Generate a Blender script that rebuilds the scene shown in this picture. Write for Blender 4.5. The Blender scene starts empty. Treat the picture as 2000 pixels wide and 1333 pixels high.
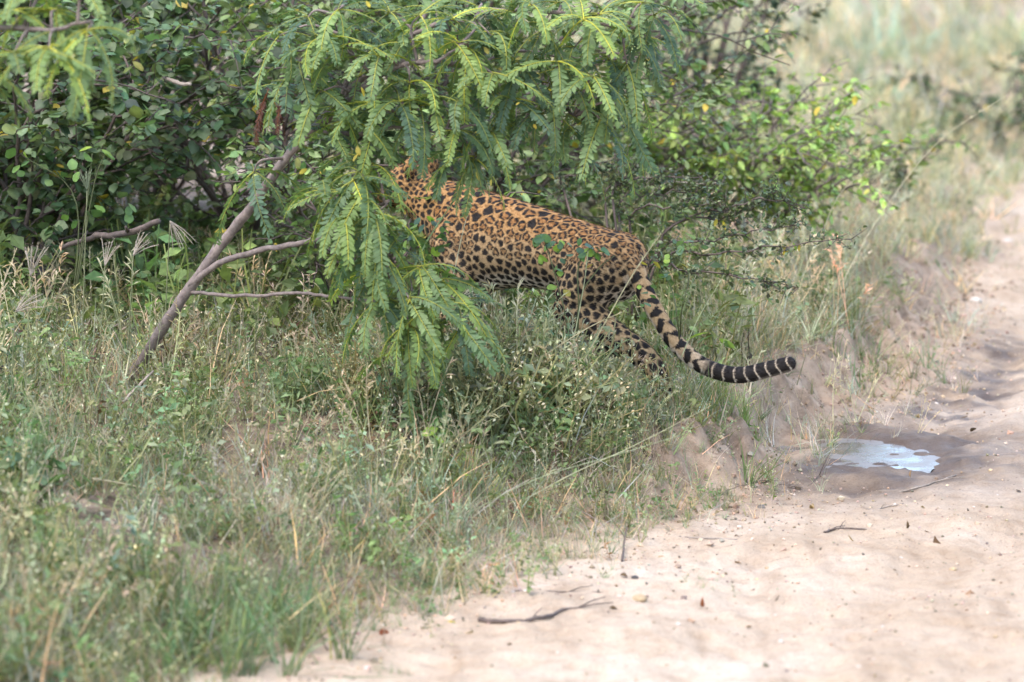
import bpy, math, random
import numpy as np
from mathutils import Vector, Matrix, kdtree

rng = np.random.default_rng(11)
random.seed(11)
SC = bpy.context.scene
COL = SC.collection
R = math.radians

# ------------------------------------------------------------------ camera, sky, sun, exposure
CAM_Z, PITCH, LENS = 2.4, R(8.2), 150.0
FPX = LENS / 36.0 * 2000.0
cam_d = bpy.data.cameras.new('camera')
cam = bpy.data.objects.new('camera', cam_d)
COL.objects.link(cam)
cam.location = (0, 0, CAM_Z)
cam.rotation_euler = (R(90) - PITCH, 0, 0)
cam_d.lens = LENS
cam_d.sensor_width = 36
cam_d.clip_start = 0.1
cam_d.clip_end = 3000
cam_d.dof.use_dof = True
cam_d.dof.focus_distance = 13.85
cam_d.dof.aperture_fstop = 2.9
SC.camera = cam

SUN_EL, SUN_AZ = R(60), R(215)          # azimuth clockwise from +Y: behind the camera, to the left
world = bpy.data.worlds.new('World')
SC.world = world
world.use_nodes = True
wn = world.node_tree.nodes
wl = world.node_tree.links
sky = wn.new('ShaderNodeTexSky')
sky.sky_type = 'NISHITA'
sky.sun_disc = False
sky.sun_elevation = SUN_EL
sky.sun_rotation = SUN_AZ
sky.air_density = 1.0
sky.dust_density = 1.5
sky.ozone_density = 1.0
wl.new(sky.outputs[0], wn['Background'].inputs[0])
wn['Background'].inputs[1].default_value = 0.15

sun_d = bpy.data.lights.new('sun', 'SUN')
sun_d.energy = 0.8
sun_d.angle = R(38)
sun_d.color = (1.0, 0.975, 0.95)
sun = bpy.data.objects.new('sun', sun_d)
COL.objects.link(sun)
sdir = Vector((math.sin(SUN_AZ) * math.cos(SUN_EL), math.cos(SUN_AZ) * math.cos(SUN_EL), math.sin(SUN_EL)))
sun.rotation_euler = sdir.to_track_quat('Z', 'Y').to_euler()

SC.view_settings.view_transform = 'Standard'
SC.view_settings.look = 'None'
SC.view_settings.gamma = 1
SC.view_settings.use_curve_mapping = False
SC.view_settings.exposure = 2.15
SC.cycles.use_denoising = True
SC.cycles.max_bounces = 8
SC.cycles.diffuse_bounces = 5
SC.cycles.glossy_bounces = 2
SC.cycles.transmission_bounces = 4
SC.cycles.sample_clamp_indirect = 4
SC.cycles.use_adaptive_sampling = True

# ------------------------------------------------------------------ helpers
def at(u, v, Y):
    """the point at depth Y that the photograph shows at pixel (u, v)"""
    c, s = math.cos(PITCH), math.sin(PITCH)
    a, b = (u - 1000) / FPX, (666.5 - v) / FPX
    d = Vector((a, c + b * s, -s + b * c))
    return Vector((0, 0, CAM_Z)) + d * (Y / d.y)

_tab = np.random.default_rng(5).random((16, 256, 256))
def vnoise(x, y, seed=0):
    x = np.asarray(x, float); y = np.asarray(y, float)
    xi = np.floor(x).astype(int); yi = np.floor(y).astype(int)
    fx = x - xi; fy = y - yi
    fx = fx * fx * (3 - 2 * fx); fy = fy * fy * (3 - 2 * fy)
    t = _tab[seed % 16]
    a = t[xi & 255, yi & 255]; b = t[(xi + 1) & 255, yi & 255]
    c = t[xi & 255, (yi + 1) & 255]; d = t[(xi + 1) & 255, (yi + 1) & 255]
    return (a * (1 - fx) + b * fx) * (1 - fy) + (c * (1 - fx) + d * fx) * fy
def fbm(x, y, seed=0, oct=4):
    s = 0; a = 0.5; n = 0
    for i in range(oct):
        s = s + a * vnoise(x * 2 ** i, y * 2 ** i, seed + i); n += a; a *= 0.5
    return s / n
def sstep(a, b, x):
    t = np.clip((np.asarray(x, float) - a) / (b - a), 0, 1)
    return t * t * (3 - 2 * t)

EY = np.array([-40, 0, 8, 10.84, 11.56, 12.87, 13.31, 13.98, 14.95, 16.2, 19, 21, 23.2, 26, 30, 38, 60, 120])
EX = np.array([-14, -3.7, -1.5, -.63, -.17, .57, .79, 1.0, 1.27, 1.62, 2.08, 2.4, 2.78, 3.7, 6.0, 13, 34, 95])
ROADW = 3.9
PUD, PUDZ = (1.20, 14.12), -.02
def edge_d(x, y):
    """metres to the left of the road's edge (negative: on the road)"""
    xe = np.interp(y, EY, EX)
    return (xe - x) * 0.965
def height(x, y):
    x = np.asarray(x, float); y = np.asarray(y, float)
    d = edge_d(x, y) + (fbm(x * 2.3, y * 2.3, 1) - .5) * .22 + (fbm(x * 9, y * 9, 3) - .5) * .12
    steep = sstep(12.6, 13.5, y) * (1 - sstep(18, 22, y))
    w = .95 - .66 * steep
    h = (.12 + .09 * steep) * sstep(0.0, 1, d / w) + .05 * np.clip(d - .4, 0, 6) ** .8
    dr = -edge_d(x, y) - ROADW + (fbm(x * 1.7, y * 1.7, 4) - .5) * .4
    h = h + .18 * sstep(0, 1, dr / .8)
    on = 1 - sstep(-.15, .1, d)
    h = h + on * ((fbm(x * 1.1, y * .6, 5) - .5) * .055 + (fbm(x * 6, y * 5, 6) - .5) * .034 + (fbm(x * 22, y * 16, 7, 3) - .5) * .022)
    # tyre ruts along the track and crumbling on the scarp
    e_ = edge_d(x, y) + .12 * (fbm(x * .8, y * .8, 13) - .5)
    h = h - on * .03 * (np.exp(-((e_ + 1.05) / .16) ** 2) + np.exp(-((e_ + 2.55) / .18) ** 2))
    u_ = x * .966 - y * .259; v_ = x * .259 + y * .966
    h = h + on * ((fbm(u_ * 9, v_ * 1.1, 9, 3) - .5) * .030 - .012 * sstep(.58, .66, fbm(u_ * 5, v_ * 3, 13, 3)))
    sc = np.exp(-((d - .14) / .16) ** 2) * steep
    h = h + sc * ((fbm(x * 14, y * 11, 14, 4) - .5) * .16 - .03 * np.abs(fbm(x * 5, y * 5, 2) - .5))
    # the wet rut under the bank, deepest at the puddle
    rut = np.exp(-((d + .27) / .17) ** 2) * sstep(13.1, 13.6, y) * (1 - sstep(16.5, 18.5, y))
    h = h - .035 * rut
    pr = ((x - PUD[0]) / .27) ** 2 + ((y - PUD[1]) / .36) ** 2 + (fbm(x * 5, y * 4, 11) - .5) * 1.3
    bowl = PUDZ + .022 * (np.clip(pr, 0, 2.2) - .85) + (fbm(x * 11, y * 8, 10, 3) - .5) * .062
    wp = 1 - sstep(1.2, 2.8, pr)
    h = h * (1 - wp) + bowl * wp
    h = h + sstep(.0, .5, d) * (fbm(x * 3, y * 3, 8) - .5) * .09
    return h
def hz(x, y):
    return float(height(np.array([x]), np.array([y]))[0])
def ground_at(u, v):
    """where the ray through pixel (u, v) meets the ground"""
    Y = np.arange(8.0, 60.0, .02)
    d = at(u, v, 1.0) - Vector((0, 0, CAM_Z))
    m = (CAM_Z + d.z * Y) <= height(d.x * Y, Y)
    k = int(np.argmax(m)) if m.any() else len(Y) - 1
    return at(u, v, float(Y[k]))

class Geo:
    """collects triangles with a colour per vertex, then links them as ONE mesh object"""
    def __init__(self):
        self.V, self.F, self.C, self.n = [], [], [], 0
    def add(self, V, F, C=(1, 1, 1)):
        V = np.asarray(V, np.float32).reshape(-1, 3); F = np.asarray(F, np.int64).reshape(-1, 3)
        C = np.asarray(C, np.float32)
        if C.ndim == 1:
            C = np.tile(C, (len(V), 1))
        self.V.append(V); self.F.append(F + self.n); self.C.append(C); self.n += len(V)
        return self
    def mesh(self, name, mat, smooth=True):
        V = np.concatenate(self.V); F = np.concatenate(self.F); C = np.concatenate(self.C)
        me = bpy.data.meshes.new(name)
        me.vertices.add(len(V)); me.vertices.foreach_set('co', V.ravel())
        me.loops.add(len(F) * 3); me.loops.foreach_set('vertex_index', F.ravel().astype(np.int32))
        me.polygons.add(len(F))
        me.polygons.foreach_set('loop_start', np.arange(0, len(F) * 3, 3, dtype=np.int32))
        me.polygons.foreach_set('use_smooth', np.full(len(F), smooth))
        a = me.color_attributes.new('tint', 'FLOAT_COLOR', 'POINT')
        a.data.foreach_set('color', np.c_[C, np.ones(len(C))].astype(np.float32).ravel())
        me.update(calc_edges=True)
        me.materials.append(mat)
        return me
    def build(self, name, mat, parent=None, smooth=True):
        return link(name, self.mesh(name, mat, smooth), parent)
def link(name, data, parent=None):
    o = bpy.data.objects.new(name, data)
    COL.objects.link(o)
    if parent is not None:
        o.parent = parent
        o.matrix_parent_inverse = Matrix.Translation(-parent.location)
    return o
def tag(o, label=None, cat=None, group=None, kind=None):
    if label: o['label'] = label
    if cat: o['category'] = cat
    if group: o['group'] = group
    if kind: o['kind'] = kind
    return o
def root(name, loc, label, cat, group=None):
    o = bpy.data.objects.new(name, None)
    o.empty_display_size = .1
    COL.objects.link(o)
    o.location = loc
    return tag(o, label, cat, group)

def tube(pts, rad, sides=7, rough=0.0):
    """a tapered tube along pts with closed ends"""
    P = np.array([tuple(p) for p in pts], float); n = len(P)
    rad = np.interp(np.linspace(0, 1, n), np.linspace(0, 1, len(rad)), rad) if not np.isscalar(rad) else np.full(n, rad)
    T = np.gradient(P, axis=0); T /= np.linalg.norm(T, axis=1)[:, None] + 1e-9
    up = np.array([0, 0, 1.]) if abs(T[:, 2]).mean() < .8 else np.array([1., 0, 0])
    A = np.cross(T, up); A /= np.linalg.norm(A, axis=1)[:, None] + 1e-9
    B = np.cross(T, A)
    ang = np.linspace(0, 2 * np.pi, sides, endpoint=False)
    rr = rad[:, None] * (1 + rough * (rng.random((n, sides)) - .5))
    V = P[:, None] + rr[..., None] * (np.cos(ang)[None, :, None] * A[:, None] + np.sin(ang)[None, :, None] * B[:, None])
    V = np.concatenate([V.reshape(-1, 3), P[:1], P[-1:]])
    i = np.arange(n - 1)[:, None] * sides; j = np.arange(sides)[None]; k = (j + 1) % sides
    q = np.stack([i + j, i + k, i + sides + k, i + sides + j], -1).reshape(-1, 4)
    F = np.concatenate([q[:, [0, 1, 2]], q[:, [0, 2, 3]]])
    jj = np.arange(sides); kk = (jj + 1) % sides
    F = np.concatenate([F, np.c_[np.full(sides, n * sides), kk, jj], np.c_[np.full(sides, n * sides + 1), (n - 1) * sides + jj, (n - 1) * sides + kk]])
    return V, F
def spline(pts, n=10):
    """Catmull-Rom through pts, n steps a span"""
    P = [Vector(p) for p in pts]
    if len(P) < 3:
        return [P[0].lerp(P[-1], t / n) for t in range(n + 1)]
    Q = [P[0] * 2 - P[1]] + P + [P[-1] * 2 - P[-2]]
    out = []
    for i in range(1, len(Q) - 2):
        for k in range(n):
            t = k / n
            a, b, c, d = Q[i - 1:i + 3]
            out.append(.5 * (2 * b + (c - a) * t + (2 * a - 5 * b + 4 * c - d) * t * t + (3 * b - a - 3 * c + d) * t ** 3))
    out.append(P[-1])
    return out
def wobble(pts, amp):
    out = [pts[0]]
    for p in pts[1:-1]:
        out.append(p + Vector(rng.normal(0, amp, 3)))
    return out + [pts[-1]]

def rot_zyx(yaw, pitch, roll):
    """matrices turning local +X up by pitch, rolling about it, then yawing about Z (arrays)"""
    yaw, pitch, roll = np.broadcast_arrays(np.asarray(yaw, float), pitch, roll)
    cy, sy, cp, sp, cr, sr = np.cos(yaw), np.sin(yaw), np.cos(pitch), np.sin(pitch), np.cos(roll), np.sin(roll)
    z = np.zeros_like(cy); o = np.ones_like(cy)
    Rz = np.stack([np.stack([cy, -sy, z], -1), np.stack([sy, cy, z], -1), np.stack([z, z, o], -1)], -2)
    Ry = np.stack([np.stack([cp, z, -sp], -1), np.stack([z, o, z], -1), np.stack([sp, z, cp], -1)], -2)
    Rx = np.stack([np.stack([o, z, z], -1), np.stack([z, cr, -sr], -1), np.stack([z, sr, cr], -1)], -2)
    return Rz @ Ry @ Rx
def stamp(geo, tmpl, P, M, S, tint):
    """copies of a template (V, F, C) at P with rotation M and scale S; tint multiplies its colour"""
    V, F, C = tmpl
    P = np.asarray(P, float); n = len(P)
    if n == 0: return
    S = np.asarray(S, float)
    S = np.tile(S.reshape(-1, 1), (1, 3)) if S.ndim < 2 else S
    if len(S) == 1: S = np.repeat(S, n, 0)
    VV = np.einsum('nij,nvj->nvi', M, V[None] * S[:, None]) + P[:, None]
    FF = (F[None] + (np.arange(n) * len(V))[:, None, None]).reshape(-1, 3)
    CC = C[None] * np.asarray(tint, float).reshape(-1, 1, 3)
    if len(CC) == 1: CC = np.repeat(CC, n, 0)
    geo.add(VV.reshape(-1, 3), FF, CC.reshape(-1, 3))

# ------------------------------------------------------------------ materials
def new_mat(name):
    m = bpy.data.materials.new(name)
    m.use_nodes = True
    nt = m.node_tree
    return m, nt, nt.nodes, nt.links, nt.nodes['Principled BSDF'], nt.nodes['Material Output']
def tex(nodes, links, kind, scale, vec, **kw):
    t = nodes.new('ShaderNodeTex' + kind)
    t.inputs['Scale'].default_value = scale
    for k, v in kw.items():
        t.inputs[k].default_value = v
    links.new(vec, t.inputs['Vector'])
    return t
def ramp(nodes, links, fac, stops):
    r = nodes.new('ShaderNodeValToRGB')
    e = r.color_ramp.elements
    while len(e) < len(stops): e.new(.5)
    for el, (p, c) in zip(e, stops):
        el.position = p
        el.color = (*c, 1) if len(c) == 3 else c
    links.new(fac, r.inputs[0])
    return r.outputs[0]
def mix(nodes, links, fac, a, b, mode='MIX'):
    m = nodes.new('ShaderNodeMix'); m.data_type = 'RGBA'; m.blend_type = mode
    for sock, val in ((m.inputs[0], fac), (m.inputs[6], a), (m.inputs[7], b)):
        if hasattr(val, 'links'): links.new(val, sock)
        elif isinstance(val, (int, float)): sock.default_value = val
        else: sock.default_value = (*val, 1)
    return m.outputs[2]
def bump(nodes, links, h, strength, dist, bsdf):
    b = nodes.new('ShaderNodeBump')
    b.inputs['Strength'].default_value = strength
    b.inputs['Distance'].default_value = dist
    links.new(h, b.inputs['Height'])
    links.new(b.outputs[0], bsdf.inputs['Normal'])

def leaf_mat(name, transl=.3, rough=.5, spec=.4, per_object=0.0, var=.25):
    """leaf or blade: tint attribute, blotchy variation, light coming through"""
    m, nt, N, L, b, out = new_mat(name)
    a = N.new('ShaderNodeAttribute'); a.attribute_name = 'tint'
    g = N.new('ShaderNodeNewGeometry')
    t = tex(N, L, 'Noise', 38, g.outputs['Position'], Detail=2)
    v = ramp(N, L, t.outputs['Fac'], [(.3, (1 - var,) * 3), (.7, (1 + var,) * 3)])
    c = mix(N, L, 1.0, a.outputs['Color'], v, 'MULTIPLY')
    if per_object:
        oi = N.new('ShaderNodeObjectInfo')
        k = ramp(N, L, oi.outputs['Random'], [(0, (1 - per_object, 1 - per_object * .9, 1)), (.55, (1, 1, 1)), (.82, (1.18, 1.14, 1.0)), (1, (1.4, 1.3, .95))])
        c = mix(N, L, 1.0, c, k, 'MULTIPLY')
    L.new(c, b.inputs['Base Color'])
    b.inputs['Roughness'].default_value = rough
    b.inputs['Specular IOR Level'].default_value = spec
    tr = N.new('ShaderNodeBsdfTranslucent')
    tc = mix(N, L, 1.0, c, (1.12, 1.22, .65), 'MULTIPLY')
    L.new(tc, tr.inputs['Color'])
    ms = N.new('ShaderNodeMixShader'); ms.inputs[0].default_value = transl
    L.new(b.outputs[0], ms.inputs[1]); L.new(tr.outputs[0], ms.inputs[2])
    L.new(ms.outputs[0], out.inputs['Surface'])
    return m
M_FROND = leaf_mat('feathery_leaf', .42, .55, .4, per_object=.25, var=.15)
M_LEAF = leaf_mat('shrub_leaf', .38, .45, .45, per_object=.15)
M_GRASS = leaf_mat('grass_blade', .42, .6, .25)
M_STRAW = leaf_mat('dry_straw', .35, .8, .1)

def bark_mat(name, c1, c2, scale=60):
    m, nt, N, L, b, out = new_mat(name)
    tc = N.new('ShaderNodeTexCoord')
    t = tex(N, L, 'Noise', scale, tc.outputs['Object'], Detail=6, Roughness=.7)
    t2 = tex(N, L, 'Noise', 9, tc.outputs['Object'], Detail=3)
    c = ramp(N, L, t.outputs['Fac'], [(.3, c1), (.7, c2)])
    c = mix(N, L, 1.0, c, ramp(N, L, t2.outputs['Fac'], [(.3, (.7, .7, .7)), (.7, (1.25, 1.22, 1.2))]), 'MULTIPLY')
    L.new(c, b.inputs['Base Color'])
    b.inputs['Roughness'].default_value = .85
    bump(N, L, t.outputs['Fac'], .5, .004, b)
    return m
M_BARK = bark_mat('grey_brown_bark', (.10, .07, .06), (.24, .185, .155))
M_TWIG = bark_mat('dark_twig', (.05, .035, .028), (.14, .10, .08))
M_PALE = bark_mat('pale_dead_wood', (.16, .12, .09), (.34, .28, .22))

def soil_mat():
    m, nt, N, L, b, out = new_mat('sandy_soil')
    g = N.new('ShaderNodeNewGeometry'); P = g.outputs['Position']
    n1 = tex(N, L, 'Noise', 1.3, P, Detail=5, Roughness=.6)
    n2 = tex(N, L, 'Noise', 14, P, Detail=6, Roughness=.65)
    n3 = tex(N, L, 'Noise', 160, P, Detail=3, Roughness=.7)
    c = ramp(N, L, n1.outputs['Fac'], [(.3, (.335, .24, .155)), (.5, (.405, .305, .213)), (.72, (.475, .38, .288))])
    c = mix(N, L, .8, c, ramp(N, L, n2.outputs['Fac'], [(.3, (.78, .73, .68)), (.5, (1, 1, 1)), (.75, (1.13, 1.14, 1.15))]), 'MULTIPLY')
    c = mix(N, L, .8, c, ramp(N, L, n3.outputs['Fac'], [(.28, (.5, .46, .43)), (.45, (1, 1, 1)), (.75, (1.2, 1.19, 1.17))]), 'MULTIPLY')
    mp = N.new('ShaderNodeMapping'); mp.inputs['Rotation'].default_value = (0, 0, R(15)); mp.inputs['Scale'].default_value = (5.5, .9, 1)
    L.new(P, mp.inputs['Vector'])
    n5 = tex(N, L, 'Noise', 1.4, mp.outputs[0], Detail=5, Roughness=.65)
    c = mix(N, L, .9, c, ramp(N, L, n5.outputs['Fac'], [(.3, (.72, .68, .64)), (.48, (.97, .96, .95)), (.7, (1.08, 1.09, 1.1))]), 'MULTIPLY')
    # bits of dark litter trodden into the sand
    vo = tex(N, L, 'Voronoi', 30, P, Randomness=1.0)
    lf = ramp(N, L, vo.outputs['Distance'], [(.07, (1, 1, 1)), (.12, (0, 0, 0))])
    n4 = tex(N, L, 'Noise', 3.1, P, Detail=2)
    lf = mix(N, L, 1.0, lf, ramp(N, L, n4.outputs['Fac'], [(.52, (0, 0, 0)), (.62, (1, 1, 1))]), 'MULTIPLY')
    c = mix(N, L, lf, c, (.12, .085, .06))
    at_ = N.new('ShaderNodeAttribute'); at_.attribute_name = 'tint'    # red: humus and litter, green: damp
    sp = N.new('ShaderNodeSeparateColor'); L.new(at_.outputs['Color'], sp.inputs[0])
    lit = ramp(N, L, n2.outputs['Fac'], [(.32, (.055, .036, .024)), (.5, (.13, .088, .058)), (.68, (.26, .185, .125))])
    lit = mix(N, L, .7, lit, ramp(N, L, n3.outputs['Fac'], [(.3, (.5, .5, .5)), (.7, (1.5, 1.5, 1.5))]), 'MULTIPLY')
    raw = ramp(N, L, n2.outputs['Fac'], [(.3, (.18, .12, .078)), (.5, (.30, .21, .142)), (.7, (.40, .30, .215))])
    c = mix(N, L, sp.outputs[2], c, raw)
    c = mix(N, L, sp.outputs[0], c, lit)
    c = mix(N, L, sp.outputs[1], c, mix(N, L, 1.0, c, (.27, .25, .255), 'MULTIPLY'))
    L.new(c, b.inputs['Base Color'])
    ro = N.new('ShaderNodeMapRange'); L.new(sp.outputs[1], ro.inputs[0])
    ro.inputs[3].default_value = .95; ro.inputs[4].default_value = .6
    L.new(ro.outputs[0], b.inputs['Roughness'])
    b.inputs['Specular IOR Level'].default_value = .3
    ad = N.new('ShaderNodeMath'); ad.operation = 'MULTIPLY_ADD'
    L.new(n3.outputs['Fac'], ad.inputs[0]); ad.inputs[1].default_value = .35; L.new(n2.outputs['Fac'], ad.inputs[2])
    bump(N, L, ad.outputs[0], .8, .016, b)
    return m
M_SOIL = soil_mat()

def water_mat():
    m, nt, N, L, b, out = new_mat('muddy_water')
    g = N.new('ShaderNodeNewGeometry')
    n = tex(N, L, 'Noise', 9, g.outputs['Position'], Detail=4)
    L.new(ramp(N, L, n.outputs['Fac'], [(.35, (.10, .082, .07)), (.65, (.20, .17, .15))]), b.inputs['Base Color'])
    L.new(ramp(N, L, n.outputs['Fac'], [(.35, (.08,) * 3), (.6, (.38,) * 3)]), b.inputs['Roughness'])
    b.inputs['IOR'].default_value = 1.33
    b.inputs['Specular Tint'].default_value = (.96, .84, .76, 1)
    n2 = tex(N, L, 'Noise', 22, g.outputs['Position'], Detail=3)
    bump(N, L, n2.outputs['Fac'], .15, .01, b)
    return m
M_WATER = water_mat()

def flat_mat(name, c, rough=.8, scale=50, var=.3):
    m, nt, N, L, b, out = new_mat(name)
    tc = N.new('ShaderNodeTexCoord')
    t = tex(N, L, 'Noise', scale, tc.outputs['Object'], Detail=4)
    lo = tuple(x * (1 - var) for x in c); hi = tuple(x * (1 + var) for x in c)
    L.new(ramp(N, L, t.outputs['Fac'], [(.3, lo), (.7, hi)]), b.inputs['Base Color'])
    b.inputs['Roughness'].default_value = rough
    bump(N, L, t.outputs['Fac'], .4, .003, b)
    return m

# ------------------------------------------------------------------ ground and road: one graded sheet, split along the road's edge
def graded(lo, hi, step, far0, far1):
    core = np.arange(lo, hi + 1e-6, step)
    up, s = [], step
    x = hi
    while x < far1:
        s *= 1.16; x += s; up.append(x)
    dn, s, x = [], step, lo
    while x > far0:
        s *= 1.16; x -= s; dn.append(x)
    return np.array(dn[::-1] + list(core) + up)
gx = graded(-2.4, 2.8, .021, -900, 900)
gy = np.concatenate([graded(10.2, 10.25, .02, -300, 10.24)[:-2], np.arange(10.25, 17.5, .023), graded(17.5, 17.6, .035, 17.49, 1500)[1:]])
gy = np.unique(np.round(gy, 4))
XX, YY = np.meshgrid(gx, gy)
ZZ = height(XX, YY)
V = np.c_[XX.ravel(), YY.ravel(), ZZ.ravel()]
ny, nx = XX.shape
i = (np.arange(ny - 1)[:, None] * nx + np.arange(nx - 1)[None]).ravel()
Q = np.c_[i, i + 1, i + nx + 1, i + nx]
D = edge_d(XX, YY) + (fbm(XX * 2.3, YY * 2.3, 1) - .5) * .3
DR = -edge_d(XX, YY) - ROADW
veg_n = fbm(XX * 1.6, YY * 1.6, 9)
fine = fbm(XX * 11, YY * 11, 12)
litter = np.maximum(sstep(-.02, .42, D + (fine - .5) * .5), sstep(0, .6, DR)) * sstep(.25, .55, veg_n + .25 * (fine - .5) + .16)
litter = litter * (1 - .6 * np.exp(-((D - .12) / .14) ** 2) * sstep(12.6, 13.4, YY))
litter = np.clip(litter - .55 * sstep(18, 24, YY), 0, 1)
pr = ((XX - PUD[0]) / .36) ** 2 + ((YY - PUD[1]) / .47) ** 2
damp = np.exp(-pr * .34) * (.55 + 1.5 * fine)
rutd = np.exp(-((edge_d(XX, YY) + .24) / .2) ** 2) * sstep(13.3, 14.2, YY) * (1 - sstep(16, 18, YY))
damp = np.clip(np.maximum(damp, rutd * (fine * 2.2 - .35)), 0, 1)
Dn = edge_d(XX, YY) + (fbm(XX * 2.3, YY * 2.3, 1) - .5) * .34
raw_e = np.exp(-((Dn - .14) / .17) ** 2) * sstep(12.2, 13.2, YY) * (1 - sstep(19, 23, YY)) * sstep(.25, .5, fine + .12)
damp = damp * (1 - sstep(-.06, .05, Dn))
CC = np.c_[litter.ravel(), damp.ravel(), np.clip(raw_e * 1.15, 0, 1).ravel()]
qd = D.ravel()[Q].mean(1); qr = DR.ravel()[Q].mean(1)
isroad = (qd < 0) & (qr < 0)
def sheet(name, quads):
    used, inv = np.unique(quads.ravel(), return_inverse=True)
    q = inv.reshape(-1, 4)
    g = Geo(); g.add(V[used], np.concatenate([q[:, [0, 1, 2]], q[:, [0, 2, 3]]]), CC[used])
    return g.build(name, M_SOIL)
tag(sheet('ground', Q[~isroad]), 'raised grassy bank and rough ground beside the sandy track', 'ground', kind='structure')
tag(sheet('road', Q[isroad]), 'pale sandy dirt track with ruts curving past the bank', 'road', kind='structure')

# puddle: a level sheet in the rut; the mud rises through it at its rim
wz = PUDZ
a = np.linspace(0, 2 * np.pi, 64, endpoint=False)
rr = 1 + .18 * np.sin(a * 2 + .4) + .10 * np.sin(a * 5 + 1) + .06 * np.sin(a * 9)
ring = np.c_[PUD[0] + .36 * rr * np.cos(a), PUD[1] + .48 * rr * np.sin(a), np.full(64, wz)]
g = Geo(); g.add(np.r_[ring, [[PUD[0], PUD[1], wz]]], [(k, (k + 1) % 64, 64) for k in range(64)])
tag(g.build('puddle', M_WATER), 'shallow muddy puddle reflecting the sky in the wheel rut', 'puddle', kind='structure')

# ------------------------------------------------------------------ leopard
YAW = R(38)
paw = ground_at(1303, 808)
Fw = Vector((-math.cos(YAW), math.sin(YAW), 0))       # the way it walks: left and away
Lf = Vector((-math.sin(YAW), -math.cos(YAW), 0))      # its own left side, towards the camera
ORG = paw + Fw * .239 - Lf * .085
def L2W(p):
    return ORG + Fw * p[0] + Lf * p[1] + Vector((0, 0, p[2]))
def W2L(w):
    d = w - ORG
    return Vector((d.dot(Fw), d.dot(Lf), d.z))
def gz(x, y):
    """ground height below a point of the leopard's own frame"""
    w = L2W((x, y, 0))
    return hz(w.x, w.y) - ORG.z

def loft(st, n=28):
    """rings (x, top, bottom, half width) along the spine, closed at both ends"""
    S = np.array(st, float)
    t = np.linspace(0, 1, 60)
    S = np.stack([np.interp(t, np.linspace(0, 1, len(S)), S[:, k]) for k in range(4)], 1)
    k = np.array([1, 2, 3, 2, 1]) / 9
    for c in range(4):
        S[2:-2, c] = np.convolve(S[:, c], k, 'same')[2:-2]
    a = np.linspace(0, 2 * np.pi, n, endpoint=False)
    zc = (S[:, 1] + S[:, 2]) / 2; hh = (S[:, 1] - S[:, 2]) / 2
    V = np.stack([np.repeat(S[:, :1], n, 1), S[:, 3:4] * np.cos(a) * (1 + .06 * -np.sin(a)), zc[:, None] + hh[:, None] * np.sin(a)], -1)
    m = len(S)
    V = np.concatenate([V.reshape(-1, 3), [[S[0, 0], 0, zc[0]], [S[-1, 0], 0, zc[-1]]]])
    F = []
    for r in range(m - 1):
        for j in range(n):
            k2 = (j + 1) % n
            F += [(r * n + j, r * n + k2, r * n + n + k2), (r * n + j, r * n + n + k2, r * n + n + j)]
    for j in range(n):
        k2 = (j + 1) % n
        F += [(m * n, k2, j), (m * n + 1, (m - 1) * n + j, (m - 1) * n + k2)]
    return V, np.array(F)
def ball(c, r, n=14):
    V, F = [], []
    for i in range(n + 1):
        th = math.pi * i / n
        for j in range(n):
            ph = 2 * math.pi * j / n
            V.append((c[0] + r[0] * math.sin(th) * math.cos(ph), c[1] + r[1] * math.sin(th) * math.sin(ph), c[2] + r[2] * math.cos(th)))
    for i in range(n):
        for j in range(n):
            k2 = (j + 1) % n
            F += [(i * n + j, i * n + n + j, i * n + n + k2), (i * n + j, i * n + n + k2, i * n + k2)]
    return np.array(V), np.array(F)
def limb(pts):
    """tapered limb through (x, y, z, r) joints"""
    P = [Vector(p[:3]) for p in pts]; r = [p[3] for p in pts]
    c = spline(P, 8)
    rad = np.interp(np.linspace(0, 1, len(c)), np.linspace(0, 1, len(r)), r)
    out = [tube(c, rad, 14)]
    for q, rr in ((P[0], r[0]), (P[-1], r[-1])):
        out.append(ball(q, (rr * .98,) * 3, 10))
    return out

pieces = [loft([(-.075, .475, .425, .03), (-.045, .535, .375, .065), (.0, .556, .335, .088), (.06, .568, .335, .105), (.14, .582, .335, .108), (.27, .606, .352, .110),
                (.42, .636, .352, .120), (.55, .656, .328, .126), (.67, .676, .340, .118), (.76, .688, .425, .09), (.84, .702, .52, .072), (.92, .702, .58, .05)])]
pieces += [ball((.905, 0, 0.660), (.092, .078, .074)), ball((.955, 0, 0.640), (.07, .06, .055)), ball((.995, 0, 0.624), (.045, .043, .037)), ball((.985, 0, 0.603), (.045, .036, .026))]
for s in (1, -1):
    pieces += [ball((.855, s * .058, .728), (.018, .03, .036)), ball((.99, s * .022, .620), (.034, .024, .028))]
    pieces += [ball((.045, s * .047, .455), (.11, .052, .105)), ball((.655, s * .07, .50), (.09, .055, .13))]
g1, g2, g3, g4 = gz(-.235, .085), gz(.19, -.08), gz(.70, .09), gz(.86, -.08)
pieces += limb([(.05, .062, .45, .092), (.12, .085, .325, .092), (.02, .09, .245, .064), (-.155, .085, .172, .038), (-.210, .085, .09, .031), (-.235, .085, .034 + g1, .03)])
pieces += limb([(-.235, .085, .034 + g1, .031), (-.185, .085, .026 + g1, .034)])
pieces += limb([(.06, -.055, .44, .082), (.22, -.085, .31, .072), (.15, -.085, .22, .045), (.08, -.08, .165, .033), (.14, -.08, .035 + g2, .029)])
pieces += limb([(.14, -.08, .034 + g2, .031), (.19, -.08, .026 + g2, .034)])
pieces += limb([(.66, .08, .49, .075), (.60, .09, .36, .055), (.655, .09, .22, .040), (.68, .09, .14, .034), (.67, .09, .034 + g3, .031)])
pieces += limb([(.67, .09, .032 + g3, .033), (.725, .09, .026 + g3, .036)])
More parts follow.
